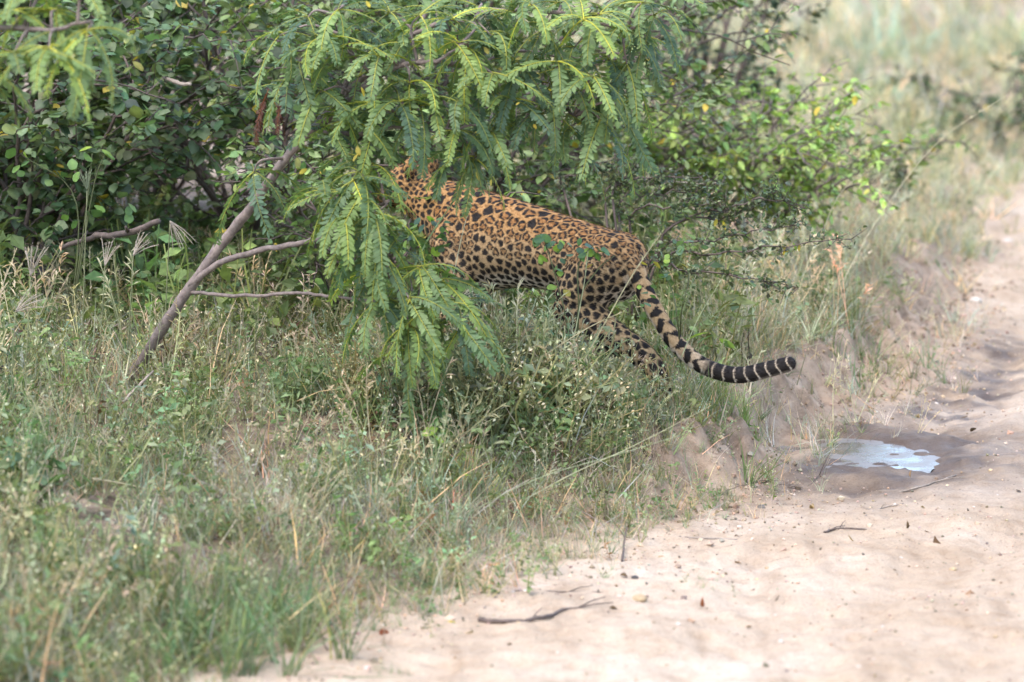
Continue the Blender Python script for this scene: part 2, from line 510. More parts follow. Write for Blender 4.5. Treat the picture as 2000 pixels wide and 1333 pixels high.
pieces += limb([(.67, -.08, .48, .072), (.66, -.09, .35, .053), (.76, -.09, .23, .039), (.82, -.09, .16, .034), (.85, -.085, .036 + g4, .031)])
pieces += limb([(.85, -.085, .034 + g4, .033), (.90, -.085, .028 + g4, .036)])
tail_px = [(1222, 492, 13.80), (1242, 528, 13.76), (1262, 575, 13.73), (1288, 622, 13.70), (1322, 672, 13.68), (1372, 714, 13.66), (1438, 733, 13.64), (1500, 722, 13.63), (1540, 711, 13.62)]
tail_w = [at(*t) for t in tail_px]
tail_l = [W2L(w) for w in tail_w]
tail_c = spline([Vector((-.03, 0, .50))] + tail_l, 10)
trad = np.interp(np.linspace(0, 1, len(tail_c)), [0, .1, .3, .6, .85, 1], [.046, .034, .030, .028, .0275, .025])
pieces += [tube(tail_c, trad, 14), ball(tail_c[-1], (.026, .025, .025), 10)]

g = Geo()
for Vv, Ff in pieces: g.add(Vv, Ff)
tmp = link('leopard_form', g.mesh('leopard_form', M_SOIL))
md = tmp.modifiers.new('r', 'REMESH'); md.mode = 'VOXEL'; md.voxel_size = .0039; md.use_smooth_shade = True
md = tmp.modifiers.new('s', 'SMOOTH'); md.factor = .5; md.iterations = 12
dg = bpy.context.evaluated_depsgraph_get()
ev = tmp.evaluated_get(dg)
bm_me = bpy.data.meshes.new_from_object(ev)
bpy.data.objects.remove(tmp)
nv = len(bm_me.vertices)
co = np.empty(nv * 3, np.float32); bm_me.vertices.foreach_get('co', co); co = co.reshape(-1, 3).astype(float)
no = np.empty(nv * 3, np.float32); bm_me.vertices.foreach_get('normal', no); no = no.reshape(-1, 3).astype(float)

# which region a point belongs to
tc = np.array([tuple(p) for p in tail_c]); tl = np.concatenate([[0], np.cumsum(np.linalg.norm(np.diff(tc, axis=0), axis=1))])
ti = np.empty(nv, int); td = np.empty(nv)
for k in range(0, nv, 8000):
    dd = np.linalg.norm(co[k:k + 8000, None] - tc[None], axis=2)
    ti[k:k + 8000] = dd.argmin(1); td[k:k + 8000] = dd.min(1)
ts = tl[ti]
is_tail = (td < .052) & (ts > .11)
head = co[:, 0] > .80
low = co[:, 2]
leg = (~is_tail) & ((low < .33) | ((low < .40) & (co[:, 0] < .17) & (np.abs(co[:, 1]) > .06)) | ((low < .40) & (co[:, 0] > .56) & (np.abs(co[:, 1]) > .07)))
up = no[:, 2]

# the coat's ground colour: tawny back, paler flanks, white belly and tail underside
tawny = np.array([.325, .175, .066]); flank = np.array([.335, .225, .12]); white = np.array([.70, .62, .52])
hrel = np.clip((low - .37) / .27, 0, 1)
k = sstep(.25, .95, hrel + .12 * (up > .3))[:, None]
base = flank * (1 - k) + tawny * k
wb = sstep(.35, .9, -up) * (low < .45) * (~leg)
wb = np.maximum(wb, .75 * sstep(.25, .9, -up) * leg)
wb = np.where(is_tail, sstep(.1, .7, -up) * .9, wb)[:, None]
legc = np.array([.34, .228, .118])
base = np.where(leg[:, None], legc, base)
tw = sstep(.30, .62, ts)[:, None]
base = np.where(is_tail[:, None], np.array([.36, .235, .12]) * (1 - tw) + np.array([.42, .32, .22]) * tw, base)
base = base * (1 - wb) + white * wb

# spots: seeds spread over the skin, wide apart on the back, close on neck and head
space = np.where(head, .017, np.where(co[:, 0] > .74, .021, np.where(leg, .027, .0245 + .015 * sstep(.5, .95, hrel))))
order = np.random.default_rng(3).permutation(nv)
cell = {}
seeds = []
for k in order:
    if is_tail[k] or (low[k] < .05): continue
    c0 = co[k]; s = space[k]
    key = (int(c0[0] // .05), int(c0[1] // .05), int(c0[2] // .05))
    ok = True
    for dx in (-1, 0, 1):
        for dy in (-1, 0, 1):
            for dz in (-1, 0, 1):
                for q in cell.get((key[0] + dx, key[1] + dy, key[2] + dz), ()):
                    e = co[q] - c0
                    if e @ e < s * s and no[q] @ no[k] > -.2:
                        ok = False; break
                if not ok: break
            if not ok: break
        if not ok: break
    if ok:
        seeds.append(k); cell.setdefault(key, []).append(k)
ks = kdtree.KDTree(len(seeds))
for j, k in enumerate(seeds): ks.insert(co[k], j)
ks.balance()
sr = np.random.default_rng(4)
ns = len(seeds)
ph = sr.random(ns) * 6.28; gap = sr.random(ns); el = .78 + .3 * sr.random(ns); siz = .9 + .22 * sr.random(ns); rose = sr.random(ns)
spot = np.zeros(nv); inner = np.zeros(nv)
near2 = np.zeros((nv, 2), int); part_ = np.ones(nv)
for k in range(nv):
    if not is_tail[k]:
        f2 = ks.find_n(co[k], 2)
        near2[k] = (f2[0][1], f2[1][1])
        part_[k] = min(1, max(0, (f2[1][2] - f2[0][2] - .0015) / .0045))      # a tan gap between neighbouring marks
sq = np.array(seeds)
for c2 in (0,):
    j = near2[:, c2]; q = sq[j]; n0 = no[q]
    d = co - co[q]
    ax = np.cross(np.array([0, 1., 0]), n0)
    ax[np.abs(n0[:, 1]) >= .9] = (1., 0, 0)
    ax = ax - n0 * (ax * n0).sum(1)[:, None]; ax /= np.linalg.norm(ax, axis=1)[:, None] + 1e-9
    ay = np.cross(n0, ax)
    x_, y_ = (d * ax).sum(1), (d * ay).sum(1)
    th = np.arctan2(y_, x_); p_ = ph[j]
    ca_, sa_ = np.cos(p_ * .15), np.sin(p_ * .15)
    x2, y2 = x_ * ca_ - y_ * sa_, x_ * sa_ + y_ * ca_
    r = np.hypot(x2 / 1.08, y2 / el[j]) * (1 + .16 * np.sin(3 * th + p_) + .10 * np.sin(5 * th + 2 * p_))
    s_ = space[q] * siz[j]
    big = (hrel[q] > .34) & ~leg[q] & (co[q][:, 0] < .74) & (rose[j] < .84)
    Ro = s_ * .66
    ringv = 1 - np.abs(r - Ro * .68) / (Ro * .36)
    g_ = np.cos(th * np.where(gap[j] < .5, 2, 3) + p_ * 3)
    ringv -= .75 * np.clip(g_ - .66, 0, None) / .34
    v1 = np.clip(ringv * 2.6, 0, 1)
    in1 = np.clip((Ro * .8 - r) / (Ro * .25), 0, 1)
    Rs = s_ * np.where(leg[q], .54, .53)
    v2 = np.clip((Rs - r) / .0036 + .5, 0, 1)
    ok = ((no * n0).sum(1) > .1) & ~is_tail
    spot = np.where(ok, np.maximum(spot, np.where(big, v1, v2) * part_), spot)
    inner = np.where(ok & big, np.maximum(inner, in1), inner)
# the tail: blotches in rows that close into rings towards the tip
L_ = tl[-1]
tt = ts / L_
seg = np.array([tuple(v) for v in np.gradient(tc, axis=0)])[ti]; seg /= np.linalg.norm(seg, axis=1)[:, None]
rel = co - tc[ti]
sfine = ts + (rel * seg).sum(1)
side = np.cross(seg, (0, 0, 1.)); side /= np.linalg.norm(side, axis=1)[:, None] + 1e-9
angt = np.arctan2((rel * np.cross(side, seg)).sum(1), (rel * side).sum(1))
blot = (np.sin(sfine / .043 * 2 * np.pi + 1.2 * np.sin(angt * 2 + 1)) * .55 + np.cos(angt * 3 + np.floor(sfine / .043) * 1.9) * .55)
blot = sstep(-.05, .15, blot)
rings = sstep(-.99, -.88, np.sin(sfine / .036 * 2 * np.pi + .5 * np.sin(angt * 2) + .3 * np.sin(angt * 3 + 1)))
f = sstep(.60, .68, tt)
spot = np.where(is_tail, blot * (1 - f) + rings * f * (1 - .25 * sstep(.5, .95, -up) * (tt > .85)), spot)
inner[is_tail] = 0
base = base * (1 - .30 * inner[:, None] * np.array([.75, 1.1, 1.4]))
coat = base * (1 - spot[:, None]) + np.array([.016, .012, .010]) * spot[:, None]
# nose
nose = (co[:, 0] > 1.03) & (low > .615)
coat[nose] = (.12, .05, .045)
noisy = .88 + .24 * np.random.default_rng(8).random(nv)
coat = coat * noisy[:, None]

cw = np.array([tuple(ORG)]) + co[:, :1] * np.array(tuple(Fw)) + co[:, 1:2] * np.array(tuple(Lf)) + co[:, 2:3] * np.array([[0, 0, 1.]])
nw = no[:, :1] * np.array(tuple(Fw)) + no[:, 1:2] * np.array(tuple(Lf)) + no[:, 2:3] * np.array([[0, 0, 1.]])
bm_me.vertices.foreach_set('co', cw.astype(np.float32).ravel())
ca = bm_me.color_attributes.new('tint', 'FLOAT_COLOR', 'POINT')
ca.data.foreach_set('color', np.c_[coat, np.ones(nv)].astype(np.float32).ravel())
bm_me.update()
def fur_mat(name, rough):
    m, nt, N, L, b, out = new_mat(name)
    a = N.new('ShaderNodeAttribute'); a.attribute_name = 'tint'
    g_ = N.new('ShaderNodeNewGeometry')
    t = tex(N, L, 'Noise', 220, g_.outputs['Position'], Detail=3)
    L.new(mix(N, L, 1.0, a.outputs['Color'], ramp(N, L, t.outputs['Fac'], [(.3, (.8,) * 3), (.7, (1.2,) * 3)]), 'MULTIPLY'), b.inputs['Base Color'])
    b.inputs['Roughness'].default_value = rough
    b.inputs['Specular IOR Level'].default_value = .2
    if name == 'coat_hair':
        tr = N.new('ShaderNodeBsdfTranslucent')
        L.new(a.outputs['Color'], tr.inputs['Color'])
        ms = N.new('ShaderNodeMixShader'); ms.inputs[0].default_value = .5
        L.new(b.outputs[0], ms.inputs[1]); L.new(tr.outputs[0], ms.inputs[2])
        L.new(ms.outputs[0], out.inputs['Surface'])
    return m
M_COAT = fur_mat('spotted_coat', .75)
M_HAIR = fur_mat('coat_hair', .6)
bm_me.materials.clear(); bm_me.materials.append(M_COAT)
bm_me.name = 'leopard_body'
cat = root('leopard', ORG, 'spotted leopard walking into the bush with its ringed tail trailing towards the track', 'leopard')
body = link('body', bm_me, cat)
# short hair lying tailwards
hr = np.random.default_rng(9)
pick = hr.choice(nv, 70000)
fl = -np.array(tuple(Fw))[None] * 1.0 + np.array([[0, 0, -.35]]) + hr.normal(0, .22, (len(pick), 3))
tdir = seg[:, :1] * np.array(tuple(Fw)) + seg[:, 1:2] * np.array(tuple(Lf)) + seg[:, 2:3] * np.array([[0, 0, 1.]])
fl[is_tail[pick]] = tdir[pick][is_tail[pick]] + hr.normal(0, .2, (is_tail[pick].sum(), 3))
n0 = nw[pick]
fl = fl - n0 * (fl * n0).sum(1)[:, None]; fl /= np.linalg.norm(fl, axis=1)[:, None] + 1e-9
dirn = fl * .9 + n0 * (.30 + .35 * hr.random((len(pick), 1))); dirn /= np.linalg.norm(dirn, axis=1)[:, None]
sd = np.cross(dirn, n0); sd /= np.linalg.norm(sd, axis=1)[:, None] + 1e-9
ln = ((.009 + .007 * hr.random(len(pick))) * np.where(is_tail[pick], .75, 1))[:, None]
p0 = cw[pick] - n0 * .001
HV = np.stack([p0 - sd * .0009, p0 + sd * .0009, p0 + dirn * ln], 1).reshape(-1, 3)
HF = np.arange(len(HV)).reshape(-1, 3)
g = Geo(); g.add(HV, HF, np.repeat(coat[pick] * (.85 + .3 * hr.random((len(pick), 1))), 3, 0))
tag(g.build('fur', M_HAIR, cat), kind='stuff')
m_eye = flat_mat('amber_eye', (.30, .17, .03), .1)
for s in (1, -1):
    c = L2W((.965, s * .044, .668))
    Vv, Ff = ball((c.x, c.y, c.z), (.012,) * 3, 10)
    g = Geo(); g.add(Vv, Ff); g.build('eye', m_eye, cat)

# ------------------------------------------------------------------ leaf, frond, blade and weed templates
def leaf_tmpl(w=.5, fold=.12, curl=.15):
    """an ovate leaf along +X, one unit long, folded on its midrib"""
    xs = np.array([0, .18, .45, .75, 1.0]); hw = np.array([.02, .30, .5, .34, 0]) * w
    V = []
    for x, h in zip(xs, hw):
        z = -curl * x * x
        V += [(x, -h, z + fold * h * 1.6), (x, 0, z), (x, h, z + fold * h * 1.6)]
    F = []
    for i in range(4):
        a, b = i * 3, i * 3 + 3
        F += [(a, a + 1, b + 1), (a, b + 1, b), (a + 1, a + 2, b + 2), (a + 1, b + 2, b + 1)]
    C = np.tile([[.95, .95, .95], [1.2, 1.15, 1.0], [.95, .95, .95]], (5, 1))
    return np.array(V, float), np.array(F), C
LEAF_T = leaf_tmpl()
LEAF_ROUND = leaf_tmpl(.85, .08, .1)
LEAF_NARROW = leaf_tmpl(.26, .2, .2)
LEAF_MID = (np.array([(0, 0, 0), (.25, -.2, .03), (.25, 0, -.01), (.25, .2, .03), (.62, -.22, -.02), (.62, 0, -.06), (.62, .22, -.02), (1, 0, -.15)], float), np.array([(0, 1, 2), (0, 2, 3), (1, 4, 5), (1, 5, 2), (2, 5, 6), (2, 6, 3), (4, 7, 5), (5, 7, 6)]), np.array([[1.1] * 3, [.95] * 3, [1.15] * 3, [.95] * 3, [.95] * 3, [1.15] * 3, [.95] * 3, [1] * 3]))
LEAF_LO = (np.array([(0, 0, 0), (.5, -.26, .03), (1, 0, -.12), (.5, .26, .03)], float), np.array([(0, 1, 2), (0, 2, 3)]), np.ones((4, 3)))

def frond_tmpl(seed, e0, e1, length=.23, pairs=17, ll=.029, closed=0.0):
    """a feathery leaf: rachis bending from elevation e0 to e1, leaflets in pairs"""
    r = np.random.default_rng(seed)
    n = 14
    el = e0 + (e1 - e0) * np.linspace(0, 1, n) ** .8
    sway = (r.random() - .5) * .5 * np.linspace(0, 1, n)
    st = length / (n - 1)
    P = np.zeros((n, 3))
    for i in range(1, n):
        P[i] = P[i - 1] + st * np.array([math.cos(el[i]) * math.cos(sway[i]), math.cos(el[i]) * math.sin(sway[i]), math.sin(el[i])])
    V, F = tube([tuple(p) for p in P], [.0027, .0012], 3)
    C = np.tile([2.5, 1.75, .9], (len(V), 1))
    Vs, Fs, Cs = [V], [F], [C]; off = len(V)
    for k in range(pairs):
        t = .10 + .88 * k / (pairs - 1)
        f = t * (n - 1); i = min(int(f), n - 2); p = P[i] + (P[i + 1] - P[i]) * (f - i)
        T = P[i + 1] - P[i]; T /= np.linalg.norm(T)
        S = np.array([-math.sin(sway[i]), math.cos(sway[i]), 0]); U = np.cross(T, S)
        l0 = ll * (.55 + .45 * math.sin(math.pi * min(1, t * .93 + .07)) ** .6) * (.9 + .2 * r.random())
        for s in (1, -1):
            ang = R(62) + r.normal(0, .16) - .35 * t - closed
            d = T * math.cos(ang) + S * s * math.sin(ang)
            if r.random() < .06: continue
            d = d + U * (-.18 + r.normal(0, .20)); d /= np.linalg.norm(d)
            wv = np.cross(d, U); wv /= np.linalg.norm(wv); hw = l0 * .185
            q = np.array([p, p + d * l0 * .45 + wv * hw, p + d * l0 * .9 + wv * hw * .55, p + d * l0, p + d * l0 * .85 - wv * hw * .7, p + d * l0 * .4 - wv * hw])
            q[[1, 2, 4, 5]] += U * l0 * .02
            Vs.append(q); Fs.append(np.array([(0, 1, 5), (1, 2, 5), (2, 4, 5), (2, 3, 4)]) + off); off += 6
            Cs.append(np.tile(np.array([1, 1, 1]) * (.85 + .3 * r.random()), (6, 1)))
    return np.concatenate(Vs), np.concatenate(Fs), np.concatenate(Cs)
FR = []
for k, (e0, e1) in enumerate([(.5, -.9), (.25, -1.2), (.7, -.5), (.0, -1.45), (-.4, -1.5), (-.9, -1.55), (.45, -.2), (.1, -.8), (-.6, -1.4), (.6, -1.3)]):
    FR.append(frond_tmpl(40 + k, e0, e1, .20 + .05 * (k % 3) / 2, 23 + k % 4))

def tuft_tmpl(seed, blades, lean, seg=3, width=.0035, curl=.8, sp=.03):
    """grass blades about one unit tall growing from one spot"""
    r = np.random.default_rng(seed)
    Vs, Fs, Cs, off = [], [], [], 0
    for b in range(blades):
        az = r.random() * 6.283; ln = .5 + .5 * r.random(); l0 = abs(r.normal(0, lean)) + .05; cu = curl * r.random()
        base = np.array([r.normal(0, sp), r.normal(0, sp), 0])
        d = np.array([math.cos(az), math.sin(az), 0]); s = np.array([-d[1], d[0], 0])
        tw = r.random() * 3.14; s = s * math.cos(tw) + d * math.sin(tw)
        p = base.copy(); a = l0; q = []
        for i in range(seg + 1):
            w = width * (1 - (i / seg) ** 1.6) * (.7 + .6 * r.random()) / .25
            if i < seg: q += [p - s * w, p + s * w]
            else: q += [p]
            p = p + ln / seg * (d * math.sin(a) + np.array([0, 0, math.cos(a)])); a += cu / seg * 1.6
        f = []
        for i in range(seg - 1):
            f += [(2 * i, 2 * i + 1, 2 * i + 3), (2 * i, 2 * i + 3, 2 * i + 2)]
        f.append((2 * seg - 2, 2 * seg - 1, 2 * seg))
        c = np.array([1, 1, 1]) * (.7 + .6 * r.random())
        if r.random() < .18: c = c * np.array([1.7, 1.25, .95])
        Vs.append(np.array(q)); Fs.append(np.array(f) + off); off += len(q); Cs.append(np.tile(c, (len(q), 1)))
    return np.concatenate(Vs), np.concatenate(Fs), np.concatenate(Cs)
TUFT = [tuft_tmpl(100 + k, 11, .45) for k in range(6)]
TUFT_FINE = [tuft_tmpl(120 + k, 11, .38, 3, .0022, 1.0, .04) for k in range(6)]
TUFT_FLAT = [tuft_tmpl(160 + k, 8, 1.25, 2, .0025, .25, .12) for k in range(5)]
TUFT_FAR = [tuft_tmpl(140 + k, 14, .5, 2, .0036, .9, .10) for k in range(5)]

def ribbon(pts, w0, w1, r):
    """a flat strip along pts facing a random way (thin stems)"""
    P = np.array(pts, float); n = len(P); a = r.random() * 3.14
    s = np.array([math.cos(a), math.sin(a), 0]) * np.linspace(w0, w1, n)[:, None]
    V = np.stack([P - s, P + s], 1).reshape(-1, 3)
    F = [f for i in range(n - 1) for f in ((2 * i, 2 * i + 1, 2 * i + 3), (2 * i, 2 * i + 3, 2 * i + 2))]
    return V, np.array(F)
def weed_tmpl(seed, leaves, ll, flower=0, spread=.35):
    """a branching herb about one unit tall: thin stems, small leaves, pale flower specks"""
    r = np.random.default_rng(seed)
    G = Geo()
    stems = []
    for s in range(3 + seed % 3):
        az = r.random() * 6.283; p = np.zeros(3); a = .12 + spread * r.random(); pts = [p.copy()]
        for i in range(4):
            p = p + (.18 + .08 * r.random()) * np.array([math.sin(a) * math.cos(az), math.sin(a) * math.sin(az), math.cos(a)])
            az += r.normal(0, .5); a = max(0, a + r.normal(.03, .18)); pts.append(p.copy())
        stems.append(np.array(pts))
        V, F = ribbon(pts, .010, .005, r)
        G.add(V, F, np.array([1.15, 1.0, .9]))
    for i in range(leaves):
        st = stems[r.integers(len(stems))]; t = (.15 + .85 * r.random()) * 4; j = min(int(t), 3)
        p = st[j] + (st[j + 1] - st[j]) * (t - j)
        M = rot_zyx(r.random() * 6.283, r.normal(.1, .4), r.normal(0, .5))
        stamp(G, LEAF_LO, [p], M[None], [ll * (.6 + .8 * r.random())], np.array([1, 1, 1.]) * (.7 + .6 * r.random()))
    for i in range(flower):
        st = stems[r.integers(len(stems))]; t = (.6 + .4 * r.random()) * 4; j = min(int(t), 3)
        p = st[j] + (st[j + 1] - st[j]) * (t - j) + r.normal(0, .03, 3)
        M = rot_zyx(r.random() * 6.283, r.normal(.8, .5), 0.)
        stamp(G, LEAF_LO, [p], M[None], [.028 + .02 * r.random()], np.array([2.5, 2.1, 2.3]))
    return np.concatenate(G.V), np.concatenate(G.F), np.concatenate(G.C)
WEED = [weed_tmpl(200 + k, 20, .15, 0) for k in range(6)]
WEED_FL = [weed_tmpl(220 + k, 12, .10, 16, .5) for k in range(6)]

def reed_tmpl(seed, n=3):
    """thin flowering stems with loose pale seed heads, about one unit tall"""
    r = np.random.default_rng(seed)
    G = Geo()
    for s in range(n):
        az = r.random() * 6.283; a = abs(r.normal(0, .28)); p = r.normal(0, .03, 3) * (1, 1, 0); pts = [p.copy()]
        for i in range(5):
            p = p + (.16 + .04 * r.random()) * np.array([math.sin(a) * math.cos(az), math.sin(a) * math.sin(az), math.cos(a)])
            a += .10 * r.random(); pts.append(p.copy())
        V, F = ribbon(pts, .0055, .003, r)
        G.add(V, F, np.array([1, .95, .8]))
        for k in range(11):
            t = 3.4 + 1.6 * r.random(); j = min(int(t), 4); q = pts[j] + (pts[j + 1] - pts[j]) * (t - j)
            M = rot_zyx(az + r.normal(0, 1.2), r.normal(.7, .4), 0.)
            stamp(G, (LEAF_LO[0] * np.array([1, .35, 1]), LEAF_LO[1], LEAF_LO[2]), [q], M[None], [.05 + .05 * r.random()], np.array([1.15, 1.05, .95]))
    return np.concatenate(G.V), np.concatenate(G.F), np.concatenate(G.C)
REED = [reed_tmpl(240 + k) for k in range(6)]

# ------------------------------------------------------------------ ground cover (uncountable): grass, dry straw, weeds
def scatter(n, x0, x1, y0, y1, seed):
    r = np.random.default_rng(seed)
    return r.uniform(x0, x1, n), r.uniform(y0, y1, n), r
def lay(geo, tmpls, x, y, size, tint, r, lean=.3, sink=.01):
    z = height(x, y) - sink
    k = r.integers(0, len(tmpls), len(x))
    M = rot_zyx(r.random(len(x)) * 6.283, r.normal(0, lean, len(x)), r.normal(0, lean, len(x)))
    P = np.c_[x, y, z]
    for j in range(len(tmpls)):
        m = k == j
        stamp(geo, tmpls[j], P[m], M[m], size[m], tint[m])
def tints(r, n, c, var=.18, hue=.12):
    b = (1 + r.normal(0, var, n)).clip(.45, 1.7)[:, None]
    return np.array(c)[None] * b * (1 + r.normal(0, hue, (n, 3)) * np.array([1, .35, .8]))
def cover(x, y, r, soft=.25, inner=0.0):
    """how likely something grows here: off the road, thinner on bare patches"""
    d = edge_d(x, y) + (fbm(x * 2.3, y * 2.3, 1) - .5) * .34
    on = np.maximum(sstep(-.16 + inner, soft - .05 + inner, d + r.normal(0, .05, len(x))), sstep(.1, .7, -edge_d(x, y) - ROADW))
    scarp = sstep(12.9, 13.5, y) * (1 - sstep(18, 20, y)) * np.exp(-((d - .13) / .14) ** 2)
    return on * (1 - .88 * scarp), d
GREEN, OLIVE, DRY, PALE = (.185, .225, .115), (.25, .265, .17), (.42, .365, .275), (.50, .45, .36)

def grow(name, mat, label, layers):
    geo = Geo()
    for tm, n, box, size, col, seed, pw in layers:
        x, y, r = scatter(n, *box, seed)
        cv, d = cover(x, y, r)
        patch = fbm(x * 1.4, y * 1.4, seed % 7)
        gaps = 1 - .88 * sstep(.56, .66, fbm(x * 2.4, y * 1.5, 4)) * (y < 17) * sstep(.35, .6, d)
        keep = r.random(n) < cv * gaps * np.clip(pw(patch, x, y, d), 0, 1)
        x, y, d = x[keep], y[keep], d[keep]
        s = size(r, d, x, y) * (.6 + .8 * fbm(x * 1.7, y * 1.2, 6))
        lay(geo, tm, x, y, s, tints(r, len(x), col), r)
    o = geo.build(name, mat, smooth=False)
    tag(o, label, 'grass', kind='stuff')
    print(name, len(o.data.polygons))
NEAR = (-2.5, 1.6, 10.2, 16.8)
def sz(a, b, edge=.5):
    """size a..b, lower by the road's edge"""
    return lambda r, d, x, y: (a + (b - a) * r.random(len(x))) * (edge + (1 - edge) * sstep(0, .7, d))
one = lambda p, x, y, d: np.ones(len(x))
notcat = lambda x, y: 1 - .75 * np.exp(-(((x - .15) / .55) ** 2 + ((y - 13.62) / .22) ** 2))
grow('grass', M_GRASS, 'short green and olive grass growing over the bank', [
    (TUFT, 7800, NEAR, sz(.07, .20), GREEN, 301, lambda p, x, y, d: sstep(.30, .55, p) * (1 - .75 * sstep(.55, 1.0, x))),
    (TUFT_FINE, 8500, NEAR, sz(.08, .24), OLIVE, 302, lambda p, x, y, d: sstep(.25, .5, 1 - p)),
    (TUFT_FAR, 3400, (-1, 8, 17, 30), sz(.12, .30, .8), (.27, .29, .19), 303, one),  # far tufts, here and below, tinted paler to paint in the washed-out distance
    (TUFT_FAR, 2600, (-3, 20, 28, 60), sz(.25, .55, 1), (.34, .36, .25), 304, one)])
grow('dry_grass', M_STRAW, 'pale dry straw and dead grass mixed through the bank', [
    (TUFT_FINE, 8500, NEAR, sz(.08, .24), DRY, 311, lambda p, x, y, d: .35 + sstep(.4, .6, p)),
    (TUFT_FINE, 5200, (.5, 3.0, 13.4, 20), sz(.14, .32), PALE, 312, lambda p, x, y, d: .5 + .5 * p),
    (TUFT_FAR, 3600, (-1, 8, 16.5, 30), sz(.15, .34, .8), (.44, .41, .31), 313, one),  # pale far straw, here and below: overexposed look put into the colour
    (TUFT_FAR, 2600, (-3, 20, 28, 60), sz(.25, .55, 1), (.43, .41, .31), 314, one),
    (TUFT_FLAT, 5200, NEAR, sz(.12, .30, .8), (.38, .33, .26), 317, lambda p, x, y, d: .9 - 0 * p),
    (TUFT_FINE, 2600, (.2, 2.4, 12.2, 18.5), sz(.10, .22, .9), (.38, .31, .22), 318, lambda p, x, y, d: np.exp(-((d - .34) / .10) ** 2) + .5 * (y < 13.2)),
    (REED, 1400, NEAR, sz(.20, .42), (.40, .37, .28), 315, lambda p, x, y, d: .6 + 0 * x),
    (REED, 70, (-.45, .5, 13.15, 13.5), sz(.26, .42, .3), (.42, .39, .29), 319, one),
    (REED, 1300, (.4, 4.5, 14.5, 24), sz(.25, .5, .7), PALE, 316, one)])
grow('weeds', M_GRASS, 'low leafy weeds and tiny pale flowers covering the bank', [
    (WEED, 5200, NEAR, sz(.10, .28), (.18, .23, .095), 321, lambda p, x, y, d: (.3 + sstep(.35, .6, p)) * (1 - .7 * sstep(.6, 1.0, x))),
    (WEED_FL, 2600, NEAR, sz(.14, .34), (.25, .27, .155), 322, one),
    (WEED_FL, 380, (-.55, .75, 13.05, 13.6), sz(.24, .40, .4), (.25, .27, .155), 324, lambda p, x, y, d: sstep(.05, .4, d)),
    (WEED, 260, (-.75, .65, 12.9, 13.55), sz(.14, .26, .4), (.15, .215, .09), 325, lambda p, x, y, d: sstep(.05, .4, d)),
    (WEED_FL, 420, NEAR, sz(.14, .30, .6), (.10, .068, .045), 327, lambda p, x, y, d: sstep(.4, .6, p)),
    (WEED, 420, NEAR, sz(.08, .18, .7), (.26, .15, .08), 328, lambda p, x, y, d: sstep(.45, .65, 1 - p)),
    (WEED, 420, (-2.2, .75, 14.2, 16.5), sz(.25, .5, .6), (.16, .205, .075), 326, one),
    (WEED, 380, (0, 4, 16.5, 26), sz(.15, .30, .8), (.21, .24, .12), 323, one)])

# ------------------------------------------------------------------ feathery-leaved trees
def place(me, name, parent, loc, M3, s, sub=False):
    o = bpy.data.objects.new(name, me)
    COL.objects.link(o)
    o.parent = parent
    if not sub:      # a part's own matrix is the identity, so its sub-parts need no inverse
        o.matrix_parent_inverse = Matrix.Translation(-parent.location)
    m = Matrix([list(r) for r in M3]).to_4x4()
    o.matrix_basis = Matrix.Translation(loc) @ m @ Matrix.Diagonal((*s, 1) if hasattr(s, '__len__') else (s, s, s, 1))
    return o
def geo_of(t, c):
    g = Geo(); g.add(t[0], t[1], t[2] * np.array(c)); return g
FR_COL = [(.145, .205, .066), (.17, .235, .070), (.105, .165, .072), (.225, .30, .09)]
FR_MESH = [[geo_of(t, c).mesh('frond', M_FROND) for c in FR_COL] for t in FR]

def feathery_tree(base, label, branches, nodes, per, seed, limit=290, scale=1.0):
    r = np.random.default_rng(seed)
    t = root('feathery_tree', base, label, 'tree')
    allp = []
    for k, (name, pts, rad) in enumerate(branches):
        c = wobble(spline(pts, 7), .0018)
        g = Geo(); V, F = tube(c, rad, 9, .24); g.add(V, F)
        bo = g.build(name, M_BARK, t)
        allp += [(q, bo) for q in (c[2:] if k else c[len(c) // 2:])]
    twigs = Geo(); fr = []
    for nd in nodes:
        p = at(*nd[:3])
        q, bo = min(allp, key=lambda b: (b[0] - p).length + .35 * max(0, b[0].z - p.z))
        mid = q.lerp(p, .55) + Vector((r.normal(0, .02), r.normal(0, .02), .10 * (p - q).length + .01))
        c = spline([q, mid, p], 6)
        V, F = tube(c, [.0055, .0022], 5); twigs.add(V, F)
        kind = nd[3] if len(nd) > 3 else ''
        n = per + int(r.integers(-1, 2))
        a0 = r.random() * 6.28
        for k in range(n):
            yaw = a0 + k / n * 6.283 + r.normal(0, .25)
            back = .05 * (k % 3)
            pos = p.lerp(c[-3], .6 * (k % 3) / 2)
            up_ = math.sin(yaw) > .55           # those growing away from the camera stay higher
            ti_ = r.choice([0, 2, 6, 7, 9] if up_ else ([1, 3, 4, 5, 8] if kind == 'hang' else [0, 1, 2, 3, 4, 7, 8, 9]))
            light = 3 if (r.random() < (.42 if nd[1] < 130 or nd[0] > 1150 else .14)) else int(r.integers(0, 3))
            fr.append((pos, yaw, r.normal(0, .12), r.normal(0, .25), scale * (.85 + .35 * r.random()), int(ti_), light, bo))
    twigs.build('twigs', M_BARK, t); t.children[-1]['kind'] = 'stuff'
    fr.sort(key=lambda f: f[0].y)
    rest = Geo()
    for k, (pos, yaw, pi_, ro, s, ti_, li, bo) in enumerate(fr):
        M3 = rot_zyx(yaw, pi_, ro)
        if k < limit:
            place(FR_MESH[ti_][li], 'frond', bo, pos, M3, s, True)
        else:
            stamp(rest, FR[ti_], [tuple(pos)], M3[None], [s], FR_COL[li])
    if rest.V:
        tag(rest.build('fronds', M_FROND, t), kind='stuff')
    return t

